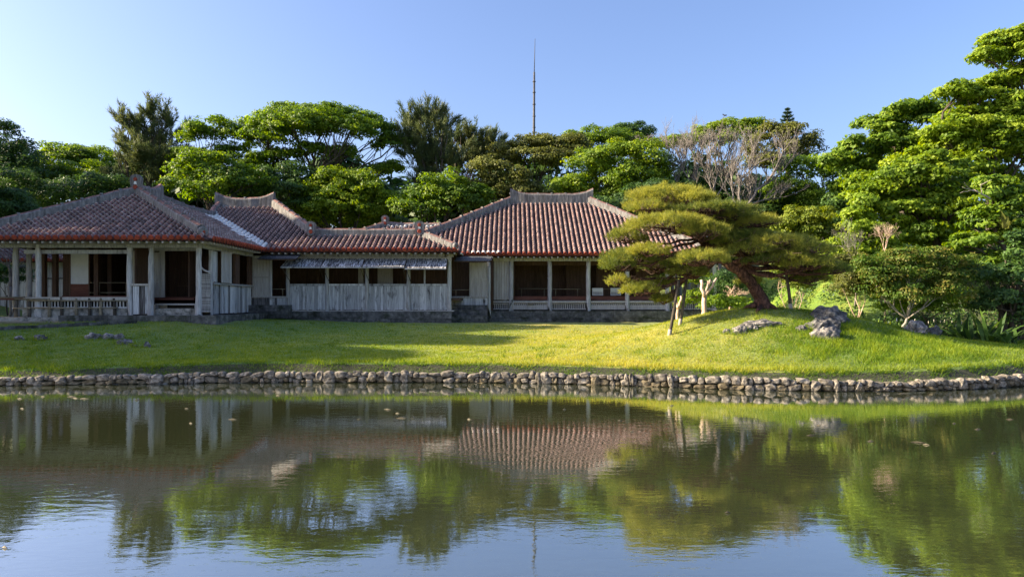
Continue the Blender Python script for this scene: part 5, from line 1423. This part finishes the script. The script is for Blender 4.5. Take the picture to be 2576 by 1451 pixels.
# round yellow-green tree and shrubs near the pine
G_S = 'shrubs beside the pine mound'
tree('round_tree', 'round yellow-green tree just right of the garden pine top', 2030, 32.5, [(2010, 570, 52, 44), (1985, 600, 46, 50), (2060, 575, 50, 42), (2095, 590, 36, 34), (2020, 640, 60, 44), (2080, 640, 44, 44)], 'leaf_yellow', L=.15, W=.08, pad_r=.36, per_pad=70, dens=2.6, group=G_S, trunk_r=.12)
bare_tree('bare_shrub', 'pale bare twiggy shrub below the green tree, right of the round tree', 2150, 700, 25.5, 545, 50, levels=6, r0=.03, seed=61, group=G_S, cat='bare shrub', fork_t=.3)
bare_tree('bare_shrub', 'dry reddish twigs in front of the great green tree', 2225, 660, 24.5, 555, 34, levels=6, r0=.025, seed=62, group=G_S, cat='bare shrub', mat='bark_smooth', fork_t=.3)
tree('crape_myrtle', 'wide shrubby tree with reddish new leaf tips, right of the mound', 2268, 22.3, [(2230, 690, 60, 44), (2300, 680, 64, 46), (2370, 690, 56, 40), (2200, 730, 44, 36), (2180, 690, 44, 40), (2290, 740, 80, 40), (2380, 740, 60, 36), (2250, 655, 40, 26), (2340, 650, 50, 24), (2410, 690, 40, 36)], 'leaf_red', L=.085, W=.045, pad_r=.26, per_pad=75, dens=5.5, group=G_S, trunk_r=.07, bark='bark_pale', fork=.3)
tree('leafy_shrub', 'thin multi-stemmed shrub behind the big grey rock', 2160, 22.9, [(2140, 670, 40, 34), (2180, 690, 36, 40), (2120, 720, 34, 30), (2170, 740, 44, 26)], 'leaf_olive', L=.09, W=.05, pad_r=.26, per_pad=75, dens=5.6, group=G_S, trunk_r=.06, bark='bark_smooth', fork=.25, cat='shrub')
tree('leafy_shrub', 'multi-stemmed leafy shrub behind the pine trunk and its thin prop', 2010, 24.6, [(1990, 680, 36, 26), (2030, 690, 34, 26), (1960, 700, 26, 24), (2010, 720, 30, 20)], 'leaf_yellow', L=.10, W=.055, pad_r=.25, per_pad=50, dens=4.2, group=G_S, trunk_r=.05, bark='bark_smooth', fork=.25, cat='shrub', subs=9)
tree('leafy_shrub', 'bright green shrub between the pine props and the hall corner', 1745, 26.0, [(1735, 715, 22, 26), (1752, 755, 24, 22), (1722, 770, 18, 18), (1755, 700, 20, 18)], 'leaf_bright', L=.10, W=.055, pad_r=.2, per_pad=34, dens=4.0, group=G_S, trunk_r=.03, fork=.4, cat='shrub')
tree('clipped_bush', 'low dense dark green bush behind the crest of the mound', 1830, 24.2, [(1820, 762, 40, 17), (1860, 765, 30, 14), (1790, 770, 20, 12)], 'leaf_green', L=.08, W=.05, pad_r=.2, per_pad=50, dens=6.0, group=G_S, trunk_r=.03, fork=.3, cat='bush')
bare_tree('pruned_bush', 'pruned bush of pale cut twigs above the low dark bush', 1836, 772, 25.0, 716, 42, levels=5, r0=.03, seed=71, group=G_S, cat='bush', mat='bark_smooth', fork_t=.34)
tree('hedge_bush', 'shaded dark hedge bush behind the pruned pale trunks', 1840, 31.0, [(1830, 715, 50, 30), (1880, 735, 40, 30), (1800, 735, 36, 30)], 'leaf_dark', L=.10, W=.06, pad_r=.3, per_pad=50, dens=3.5, group=G_S, trunk_r=.04, cat='bush')
def pruned_trunk(label, segs, Y):
    b = segs[0][0]; p = AT(*b, Y); root = thing('pruned_tree', label, 'pruned tree', (p.x, p.y, gz(p.x, p.y)), G_S)
    rng = np.random.default_rng(len(label)); mb = MB()
    for a, c, r0, r1 in segs:
        q = bent(AT(*a, Y), AT(*c, Y + .1), rng, .06, 4); mb.tube(q, [r0 + (r1 - r0) * i / 4 for i in range(5)], 8)
    A = np.array(mb.v); mb.v = [tuple(v) for v in A]
    mb.build('trunk', [M['bark_smooth']], root)
pruned_trunk('pruned pale orange trunk with three cut arms beside the mound', [((1763, 830), (1772, 744), .10, .075), ((1772, 746), (1764, 704), .06, .05), ((1772, 744), (1787, 705), .055, .04), ((1775, 742), (1803, 700), .05, .035), ((1778, 728), (1781, 708), .03, .03)], 23.6)
pruned_trunk('short pruned pale trunk between the pine props', [((1704, 835), (1706, 775), .06, .045), ((1706, 776), (1701, 756), .05, .035), ((1706, 776), (1713, 745), .04, .03)], 22.8)
# deep shade trunk and plants at the right edge
tk = thing('fig_trunk', 'dark fig trunk with hanging roots at the right edge', 'tree', AT(2545, 850, 22.6), G_R)
tk.location.z = gz(XX(2545, 22.6), 22.6)
mb = MB(); rngf = np.random.default_rng(9)
for i in range(16):
    x = 2515 + i * 4.5; mb.tube(bent(AT(x, 872, 22.7), AT(x + rngf.uniform(-20, 20), 650 + rngf.uniform(-20, 60), 23.3), rngf, .03, 5), [rngf.uniform(.02, .08)] * 5 + [.02], 6)
mb.build('trunk', [M['bark']], tk)
def lance_plant(label, px, py, Y, n, L, W, mat, name='ginger_plant', cat='plant', spread=.9, group='lush plants under the right-hand trees', seed=1):
    rng = np.random.default_rng(seed); p = on_ground(px, py) if Y is None else Vector((XX(px, Y), Y, gz(XX(px, Y), Y)))
    root = thing(name, label, cat, p, group); mb = MB(); tints = []
    for i in range(n):
        a = rng.uniform(0, 2 * math.pi); el = rng.uniform(.5, 1.35); d = Vector((math.cos(a) * math.cos(el) * spread, math.sin(a) * math.cos(el) * spread, math.sin(el)))
        l = L * rng.uniform(.6, 1.1); st = p + Vector((rng.uniform(-.2, .2), rng.uniform(-.2, .2), 0)) * L
        side = d.cross(Vector((0, 0, 1))).normalized() if abs(d.z) < .99 else Vector((1, 0, 0)); side = (side + Vector((0, 0, rng.uniform(-.3, .3)))).normalized()
        pts = []
        for j in range(6):
            t = j / 5; c = st + d * (l * t) + Vector((0, 0, -.35 * l * t * t * (1.4 - el * .7))); w = W * (math.sin(math.pi * min(1, .12 + t * .88)) ** .8) * .5
            pts += [c - side * w, c + side * w]
        base = len(mb.v); mb.v += [tuple(q) for q in pts]
        for j in range(5): mb.f.append((base + 2*j, base + 2*j + 1, base + 2*j + 3, base + 2*j + 2)); mb.m.append(0); mb.sm.append(True)
        tints += [rng.random()] * 5
    me = mb.mesh('leaves', [M[mat]]); me.attributes.new('tint', 'FLOAT', 'FACE').data.foreach_set('value', tints)
    link_mesh('leaves', me, root)
lance_plant('tall ginger plant with long arching leaves under the fig trunk', 2490, 0, 21.3, 34, 1.4, .12, 'leaf_dark', seed=2)
lance_plant('ginger plant in shade left of the tallest one', 2425, 0, 21.6, 26, 1.1, .12, 'leaf_dark', seed=3)
lance_plant('small ginger plant at the lawn edge by the right border', 2545, 0, 20.6, 22, .75, .10, 'leaf_dark', seed=4)
lance_plant('sunlit upright fern clump under the reddish shrub', 2232, 0, 22.0, 24, .65, .07, 'leaf_yellow', name='fern', seed=5, spread=.6)
lance_plant('low fern beside the big grey rock', 2195, 0, 21.8, 16, .45, .06, 'leaf_green', name='fern', seed=6)
lance_plant('bird-nest fern perched in the right-hand tree', 2530, 0, 25.0, 20, .9, .09, 'leaf_olive', name='perched_fern', seed=8)
bpy.data.objects['perched_fern'].location.z = ZZ(575, 25.0)

# trees standing left of the picture that shade the wing and the lawn
G_L = 'trees on the bank left of the picture'
rngl = np.random.default_rng(3)
for i, (X_, Y_, top, lab) in enumerate(((-31, 33.5, 14.3, 'shade tree beyond the left border, nearest the outbuilding'), (-31.5, 28, 14.6, 'shade tree beyond the left border, level with the wing'),
                                  (-30.5, 22.8, 13.6, 'shade tree beyond the left border, level with the fence'), (-29.0, 18.2, 11.4, 'shade tree beyond the left border, level with the lawn rocks'), (-34.5, 38.5, 15.2, 'shade tree beyond the left border, behind the outbuilding'))):
    px = HX + X_ * FPX / Y_; sc = FPX / Y_
    cy = lambda z: HY - (z - CAMZ) * sc
    tree('shade_tree', lab, px, Y_, [(px, cy(top - 1.8), 2.6 * sc, 1.7 * sc), (px - 2.2 * sc, cy(top - 3.2), 2.2 * sc, 1.8 * sc), (px + 1.6 * sc, cy(top - 3.6), 2.0 * sc, 1.8 * sc), (px, cy(top - 6), 3.2 * sc, 2.6 * sc), (px, cy(top - 9), 3.0 * sc, 2.4 * sc)], 'leaf_green', group=G_L, L=.75, W=.5, per_pad=18, dens=1.3, pad_r=.75)

# small shaded trees by the outbuilding
bare_tree('bare_tree', 'small bare tree with ringed trunk at the left edge by the veranda', 26, 720, 30.0, 628, 30, levels=4, r0=.09, seed=81, group=G_BACK, fork_t=.34)
tree('leafy_shrub', 'dark clipped shrub behind the ringed trunk at the left edge', 20, 33.0, [(15, 700, 30, 36), (55, 700, 22, 32), (-20, 700, 30, 40)], 'leaf_dark', L=.10, W=.06, pad_r=.3, per_pad=50, dens=2.6, cat='shrub', trunk_r=.05)

# wooded slope far behind: one mass that nobody could count
rngw = np.random.default_rng(41)
lob = [(px, 560 + 60 * math.sin(px * .013), 95, 120, rngw.uniform(0, 6)) for px in range(-500, 3100, 110)] + [(px, 690, 95, 100, rngw.uniform(-6, 0)) for px in range(1750, 3100, 110)]
lob += [(px, 600, 90, 90, rngw.uniform(-9, -7)) for px in range(500, 1300, 100)]
pads, _ = make_pads(lob, 60, rngw, 1.1, .17, -.3, .1)
Vv, Fv, tn = crown_leaves(pads, 36, .75, .45, rngw, .6)
tag(link_mesh('forest', np_mesh('forest', Vv, Fv, M['leaf_dark'], attr={'tint': tn})), 'dark mass of forest filling the slope behind the nearer trees', 'forest', kind='stuff')

# undergrowth on the slope behind the pine
rngu = np.random.default_rng(55)
n = 40000; X = rngu.uniform(9.0, 26, n); Y = rngu.uniform(22.8, 36, n)
pz = np.sin(X * 2.1 + np.sin(Y * 1.7)) * np.cos(Y * 1.9 + np.sin(X * 1.3)) * .5 + .5
ok = (pz + .35 * sstep((X - 12.2) / 1.0) > .55) & ~((X < 10.6) & (Y > 31)); X, Y, pz = X[ok], Y[ok], pz[ok]
h = rngu.uniform(0, 1, len(X)) * (.10 + .35 * pz)
P = np.stack([X, Y, ground(X, Y) + h], 1)
Vv, Fv, tn = leaf_quads(P, norm(rngu.normal(size=(len(X), 3)) * .6 + np.array([-.3, -.3, .6])), rngu.random(len(X)), .13, .07, rngu)
tag(link_mesh('undergrowth', np_mesh('undergrowth', Vv, Fv, M['leaf_dark'], attr={'tint': tn})), 'low leafy undergrowth covering the slope behind the pine', 'undergrowth', kind='stuff')

# ------------------------------------------------------------------ the garden pine
PY = 27.0
PY = 19.7
pine = thing('garden_pine', 'old garden pine leaning left with layered needle pads on the mound', 'pine tree', (XX(1925, PY), PY, gz(XX(1925, PY), PY)))
rngp = np.random.default_rng(21)
tr = [(1926, 782), (1912, 748), (1894, 715), (1868, 688), (1832, 662), (1794, 634), (1773, 611), (1745, 585), (1716, 560), (1690, 540), (1684, 516)]
trad = [.26, .19, .165, .155, .145, .13, .11, .08, .06, .05, .03]
mb = MB()
tpts = [AT(x, y, PY + .15 * math.sin(i * 1.3)) for i, (x, y) in enumerate(tr)]
tpts[0].z = gz(tpts[0].x, tpts[0].y) - .15
fine, frad = [], []
for i in range(len(tpts) - 1):
    for j in range(4):
        t = j / 4; fine.append(tpts[i].lerp(tpts[i + 1], t) + Vector(rngp.normal(size=3)) * .012); frad.append((trad[i] + (trad[i + 1] - trad[i]) * t) * rngp.uniform(.93, 1.07))
fine.append(tpts[-1]); frad.append(trad[-1])
mb.tube(fine, frad, 14)
# surface roots
for a, b in (((1905, 775), (1860, 778)), ((1930, 776), (1965, 780)), ((1915, 778), (1900, 790))):
    g0, g1 = AT(*a, PY), on_ground(*b); mb.tube([g0 + Vector((0, 0, .1)), g0.lerp(g1, .5) + Vector((0, 0, .05)), g1 - Vector((0, 0, .05))], [.10, .06, .015], 6)
trunk_o = mb.build('trunk', [M['bark_pine']], pine)
Z5 = lambda x, y: (1473 + .2992 * x, 434 + .2992 * y)
PADS = [  # centre, half width, half height in the enlarged view, depth offset, index of the trunk node the limb leaves
 (690, 225, 300, 105, 0.1, 10), (520, 330, 160, 60, -.5, 9), (1120, 285, 140, 55, .7, 8), (1010, 350, 280, 45, -.8, 8), (1230, 385, 160, 50, -.3, 8),
 (660, 480, 330, 85, -.9, 7), (330, 560, 150, 70, -.3, 7), (900, 540, 180, 60, -1.2, 7), (1300, 460, 260, 80, .9, 7), (1520, 540, 220, 70, 1.1, 6), (1300, 560, 260, 50, -.2, 6),
 (350, 745, 210, 95, -.2, 6), (240, 800, 110, 60, -.6, 6), (870, 760, 220, 70, -1.3, 5), (640, 780, 160, 60, .5, 5), (1330, 680, 230, 75, -.7, 5), (1600, 680, 260, 80, .3, 4), (1850, 700, 180, 80, .9, 4), (1950, 790, 190, 80, .2, 4), (1750, 790, 220, 55, -.8, 4),
 (1930, 900, 170, 50, .4, 4), (280, 925, 85, 45, -.2, 5), (430, 1000, 140, 65, -.5, 5), (640, 1080, 70, 45, -.2, 5), (640, 940, 120, 45, .2, 5), (1390, 915, 90, 40, .2, 3), (840, 850, 150, 40, -.2, 5), (690, 190, 230, 70, .5, 10), (880, 260, 160, 60, -.5, 10), (480, 290, 130, 60, .2, 9), (1420, 440, 160, 55, -.4, 7), (1480, 620, 200, 60, -.9, 5), (1700, 600, 170, 60, -.3, 5), (1780, 680, 160, 60, -1.0, 4), (2030, 830, 110, 50, -.5, 4), (1060, 400, 120, 40, .8, 8), (1180, 600, 150, 45, -.6, 6), (1600, 740, 170, 45, -.9, 4), (1400, 760, 140, 40, -.8, 4), (480, 690, 150, 55, -.9, 6)]
Pn, Dn, Tn = [], [], []
bm_ = MB(); twg = MB()
s5 = .2992 * PY / FPX
for (cx, cy, rx, ry, dY, node) in PADS:
    px, py = Z5(cx, cy); C = AT(px, py, PY); C.y += dY
    R = np.array([rx * s5 * 1.05, min(rx * s5 * .9, 1.05), ry * s5 * .98])
    # limb from the trunk
    low = Vector((C.x, C.y, C.z - R[2] * .55))
    st = tpts[node].lerp(tpts[max(node - 1, 0)], float(rngp.uniform(0, .6)))
    lim = bent(st, low, rngp, .10, 6, sag=-.04 if low.z > st.z else .03)
    r1 = min(.075, trad[node] * .55); bm_.tube(lim, [r1 * (1 - .7 * i / 6) for i in range(7)], 7)
    # secondary branches and twigs inside the pad
    k = int(8 + 20 * R[0] * R[1])
    for _ in range(k):
        d = rdir(1, rngp)[0]; d[2] = abs(d[2]) * .5
        e = Vector(np.array(C) + d * R * np.array([.85, .85, .5]) - np.array([0, 0, R[2] * .25])); s_ = lim[int(rngp.integers(4, 7))]
        br = bent(s_, e, rngp, .16, 4); bm_.tube(br, [.024, .020, .016, .012, .007], 5)
        for _ in range(4):
            q = br[int(rngp.integers(2, 5))]; e2 = q + Vector((rngp.normal() * .16, rngp.normal() * .16, abs(rngp.normal()) * .10 + .04))
            twg.tube([q, q.lerp(e2, .5) + Vector(rngp.normal(size=3)) * .03, e2], [.008, .0065, .004], 4, cap=False)
    # needle tufts over the top and the rim
    # each twig tip carries a cluster of tufts, so the pad keeps gaps and a ragged outline
    nt_ = int(165 * (R[0] * R[1] + .5 * R[2] * (R[0] + R[1]))) + 14
    d = rdir(nt_ * 3, rngp); d = d[d[:, 2] > -.15][:nt_]
    lump = 1 + .14 * np.sin(d[:, 0] * 7 + cx) * np.cos(d[:, 1] * 6 + cy) + rngp.normal(size=len(d)) * .06
    tips = np.array(C) + d * R * (lump * rngp.uniform(.62, 1.0, len(d)) ** .5)[:, None]
    ax_ = norm(d * np.array([.6, .6, .3]) + np.array([0, 0, .8]) + rngp.normal(size=d.shape) * .22)
    tt = np.clip(.5 + .25 * rngp.normal() + rngp.normal(size=len(d)) * .22, 0, 1)
    I_ = np.repeat(np.arange(len(d)), 13)
    Pn.append(tips[I_] + rngp.normal(size=(len(I_), 3)) * np.array([.062, .062, .04])); Dn.append(norm(ax_[I_] + rngp.normal(size=(len(I_), 3)) * .30)); Tn.append(np.clip(tt[I_] + rngp.normal(size=len(I_)) * .1, 0, 1))
bm_.build('limbs', [M['bark_pine']], pine)
twg.build('twigs', [M['twig']], pine)
Pn = np.vstack(Pn); Dn = np.vstack(Dn); Tn = np.concatenate(Tn)
I = np.repeat(np.arange(len(Pn)), 8)
dirs = norm(Dn[I] + rngp.normal(size=(len(I), 3)) * .38)
side = norm(np.cross(dirs, rdir(len(I), rngp)))
st = Pn[I] + rngp.normal(size=(len(I), 3)) * .012; ln = rngp.uniform(.07, .135, len(I))[:, None]; wd = .0062
V = np.stack([st - side * wd * .5, st + side * wd * .5, st + dirs * ln], 1).reshape(-1, 3)
link_mesh('needles', np_mesh('needles', V, np.arange(len(I) * 3).reshape(-1, 3), M['needle'], attr={'tint': np.clip(Tn[I] + rngp.normal(size=len(I)) * .12, 0, 1)}), pine)

def prop_pole(b, t, dy, label, r=.045):
    g = on_ground(*b); top = AT(*t, g.y + dy); root = None
    mb = MB(); mb.tube([g - Vector((0, 0, .1)), g.lerp(top, .5) + Vector((.01, 0, 0)), top], [r, r * .95, r * .85], 8, 0)
    mb.tube([g - Vector((0, 0, .05)), g + (top - g).normalized() * .16], [r * 1.1, r * 1.1], 8, 1)
    o = mb.build('prop_pole', [M['fence_post'], M['bark_pale']])
    return tag(o, label, 'prop pole', 'poles propping the pine')
prop_pole((1683, 844), (1708, 705), .4, 'slanting dark prop pole standing farthest out on the lawn')
prop_pole((1710, 816), (1729, 688), .3, 'slanting dark prop pole in the middle of the three under the pine')
prop_pole((1735, 798), (1759, 697), .2, 'slanting brown prop pole nearest the pruned trunk')
prop_pole((1990, 778), (1977, 686), .1, 'thin brown prop pole behind the pine trunk among shrub stems', r=.05)

# ------------------------------------------------------------------ grass
rngg = np.random.default_rng(8)
def blades(P, h, w, tint, lean, mat, name, label, cat):
    n = len(P); a = rngg.uniform(0, 2 * math.pi, n); side = np.stack([np.cos(a), np.sin(a), np.zeros(n)], 1)
    l = rngg.normal(size=(n, 2)) * lean
    tip = P + np.stack([l[:, 0] * h, l[:, 1] * h, h], 1)
    V = np.stack([P - side * w[:, None] * .5, P + side * w[:, None] * .5, tip], 1).reshape(-1, 3)
    o = link_mesh(name, np_mesh(name, V, np.arange(n * 3).reshape(-1, 3), M[mat], attr={'tint': tint}))
    return tag(o, label, cat, kind='stuff')
def patch(n, y_lo, y_hi):
    """points spread so that each stretch of lawn carries the same number of blades in the picture"""
    u = rngg.random(n); Y = 1 / (1 / y_lo + (1 / y_hi - 1 / y_lo) * u)
    X = rngg.uniform(-1, 1, n) * (Y * .76 + .5)
    return X, Y
def pnoise(X, Y, f=1.0): return np.sin(X * 1.3 * f + 2 * np.sin(Y * .7 * f)) * np.cos(Y * 1.1 * f + 1.7 * np.sin(X * .6 * f)) * .5 + .5
X, Y = patch(290000, 14.3, 33)
d = Y - shore(X)
built = ((Y > 25.2) & (X < -10.3) & (X > -19.5)) | ((Y > 30.2) & (X > -11) & (X < 10.3)) | ((Y > 31) & (X < 10.4)) | ((X < -16.3) & (Y > 24.4) & (Y < 25.7))
mound = np.exp(-((X - 8.8) / 3.3) ** 2 - ((Y - 17.0) / 1.7) ** 2)
tall = (mound > .42 + .25 * rngg.random(len(X)))
ok = (d > .36 + .20 * pnoise(X, Y, 3.3)) & ~built & ~tall
Xa, Ya = X[ok], Y[ok]; da = d[ok]
pn = pnoise(Xa, Ya) * .45 + pnoise(Xa + 3, Ya, 2.7) * .3 + pnoise(Xa, Ya + 5, 6.1) * .25
h = rngg.uniform(.025, .06, len(Xa)) * (1 + .5 * pn); h = np.where(da < .75, h * rngg.uniform(1.2, 2.4, len(Xa)), h)
P = np.stack([Xa, Ya, ground(Xa, Ya) - .006], 1)
blades(P, h, rngg.uniform(.010, .020, len(Xa)), np.clip(pn * .28 + rngg.random(len(Xa)) * .38 - .08 + .46 * dryness(Xa, Ya), 0, 1), .55, 'blade', 'lawn_grass', 'short mown grass of the lawn between pond and palace', 'grass')
wn_ = 520; wx, wy = patch(wn_, 15.2, 29); wk = (wy - shore(wx) > .8) & ~((wy > 24.8) & (wx < -10)) & ~((wy > 29.8)) ; wx, wy = wx[wk], wy[wk]
ix_ = np.repeat(np.arange(len(wx)), 16); X = wx[ix_] + rngg.normal(size=len(ix_)) * .07; Y = wy[ix_] + rngg.normal(size=len(ix_)) * .07
P = np.stack([X, Y, ground(X, Y) - .008], 1)
blades(P, rngg.uniform(.05, .13, len(X)), rngg.uniform(.012, .024, len(X)), rngg.random(len(X)) * .45, .7, 'blade_tall', 'lawn_weeds', 'scattered darker weed tufts in the lawn', 'weeds')
# fringe over the stone edge
n = 34000; X = rngg.uniform(-16, 15, n); d = rngg.uniform(.06, .5, n); Y = shore(X) + d
P = np.stack([X, Y, ground(X, Y) - .01], 1); keep = rngg.random(n) < np.where(d > .30 + .22 * pnoise(X, Y, 3.3), .9, .16 + .30 * (pnoise(X, Y, 2.1) > .5))
P = P[keep]; n = len(P)
blades(P, rngg.uniform(.03, .09, n), rngg.uniform(.010, .018, n), rngg.random(n) * .55, .8, 'blade_tall', 'edge_grass', 'ragged grass fringe hanging over the stone edge of the pond', 'grass')
# tall grass on the foot of the mound and tufts round the rocks
n = 60000; X = rngg.normal(8.8, 2.8, n); Y = rngg.normal(17.0, 1.4, n); d = Y - shore(X)
mound = np.exp(-((X - 8.8) / 3.3) ** 2 - ((Y - 17.0) / 1.7) ** 2)
ok = (mound > .40 + .2 * rngg.random(n)) & (d > .9)
X, Y = X[ok], Y[ok]
ra = rngg.uniform(0, 2 * math.pi, (len(ROCKS), 110)); rw = np.array([r[2] for r in ROCKS])[:, None] * rngg.uniform(.42, .68, ra.shape)
X = np.concatenate([X, (np.array([r[0] for r in ROCKS])[:, None] + np.cos(ra) * rw).ravel()]); Y = np.concatenate([Y, (np.array([r[1] for r in ROCKS])[:, None] + np.sin(ra) * rw * .8).ravel()]); n = len(X); P = np.stack([X, Y, ground(X, Y) - .01], 1)
cl = pnoise(X, Y, 3.1)
blades(P, rngg.uniform(.05, .135, n) * (.6 + .8 * cl), rngg.uniform(.010, .018, n), np.clip(cl * .4 + rngg.random(n) * .6, 0, 1), .42, 'blade_tall', 'tall_grass', 'lush uncut grass on the foot of the pine mound', 'grass')
fl = MB()
for px, py in ((2371, 806), (2378, 812), (2345, 812), (2392, 810), (2416, 810), (2431, 806), (2437, 815), (2405, 818), (2460, 820), (2511, 823), (2300, 812), (2310, 806), (2448, 826), (2398, 826), (2364, 818)):
    g = on_ground(px - 40, py + 14); t = g + Vector((random.uniform(-.05, .05), 0, random.uniform(.24, .36))); fl.tube([g, t], .004, 3); fl.tube([t - Vector((0, 0, .09)), t], [.014, .009], 5, 1)
tag(fl.build('grass_flowers', [M['blade_tall'], M['flower']]), 'white flower spikes standing in the grass right of the rocks', 'flowers', kind='stuff')

# ------------------------------------------------------------------ floating leaves on the pond
fm = []
for k in range(4):
    m_ = MB(); pts = [(math.cos(a) * .5 * (1 + .3 * math.sin(a * 2 + k)), math.sin(a) * .22 * (1 + .2 * math.cos(a * 3 + k))) for a in np.linspace(0, 2 * math.pi, 9)[:-1]]
    m_.add([(x, y, .004) for x, y in pts] + [(0, 0, .02)], [(i, (i + 1) % 8, 8) for i in range(8)]); fm.append(m_.mesh('floating_leaf', [M['floater']]))
spots = [(255, 1113 - 100, 0)] if False else []
for px, py, w in [(50, 1003, .16), (108, 998, .14), (180, 998, .28), (190, 1002, .2), (212, 1003, .22), (150, 1017, .1), (345, 1006, .13), (520, 984, .12), (700, 995, .16), (640, 972, .1), (690, 985, .12), (745, 992, .12), (56, 1028, .12), (380, 988, .1), (470, 1028, .1), (585, 1055, .18), (480, 1065, .1), (905, 1055, .1), (975, 1030, .22), (1000, 1040, .12), (1010, 1052, .2), (1040, 1053, .12), (1180, 1055, .1), (1420, 1030, .1), (1560, 1058, .14), (1690, 1020, .12), (2040, 1095, .16), (2190, 1110, .14), (2310, 1113, .22), (2330, 1119, .12), (2400, 1065, .1), (2460, 1080, .14), (2540, 1055, .16), (2500, 1140, .12), (2060, 1070, .1), (1830, 1290, .08), (12, 1378, .08), (1430, 1075, .1), (1590, 1085, .1), (2270, 990, .3), (2210, 975, .14)]:
    Y = CAMZ * FPX / (py - HY); o = bpy.data.objects.new('floating_leaf', fm[random.randrange(4)]); COL.objects.link(o)
    o.location = (XX(px, Y), Y, .0); o.rotation_euler = (0, 0, random.uniform(-.5, .5)); o.scale = (w * .7, w * .45, 1)
    tag(o, 'small fallen leaf floating flat on the pond', 'leaf', 'leaves floating on the pond')

# ------------------------------------------------------------------ antenna mast and bird
aY = 85.0
ax = XX(1343, aY); root = thing('antenna_mast', 'tall thin grey antenna mast rising above the trees', 'mast', (ax, aY, gz(ax, aY)))
mb = MB(); mb.tube([(ax, aY, gz(ax, aY)), AT(1343, 347, aY), AT(1344, 182, aY)], [.20, .16, .11], 10); mb.build('pole', [M['metal']], root)
mb = MB(); mb.tube([AT(1344, 182, aY), AT(1346, 98, aY)], [.055, .025], 6); mb.build('whip', [M['metal']], root)
mb = MB()
for py in (205, 232, 262, 292, 320): mb.tube([AT(1343.6, py, aY), AT(1343.6, py + 2, aY)], .19, 10)
mb.build('collars', [M['metal']], root)
bY = 60.0; c = AT(1824, 291, bY)
bird = thing('bird', 'small dark bird gliding in the sky left of the tiered conifer', 'bird', c)
mb = MB(); mb.tube([c + Vector((-.10, .1, -.05)), c + Vector((-.02, 0, 0)), c + Vector((.08, -.05, .02)), c + Vector((.13, -.08, .03))], [.02, .06, .05, .01], 8)
mb.build('body', [M['black']], bird)
for s in (-1, 1):
    mb = MB(); q = [c + Vector((.05, 0, .03)), c + Vector((-.05, 0, .02)), c + Vector((-.12 * s - .05, .05, .12 + .06 * s)), c + Vector((-.20 * s, .1, .02 + .05 * s))]
    mb.add([tuple(v) for v in q] + [tuple(v + Vector((0, .01, -.012))) for v in q], [(0, 1, 2, 3), (7, 6, 5, 4), (0, 4, 5, 1), (1, 5, 6, 2), (2, 6, 7, 3), (3, 7, 4, 0)]); mb.build('wing', [M['black']], bird)
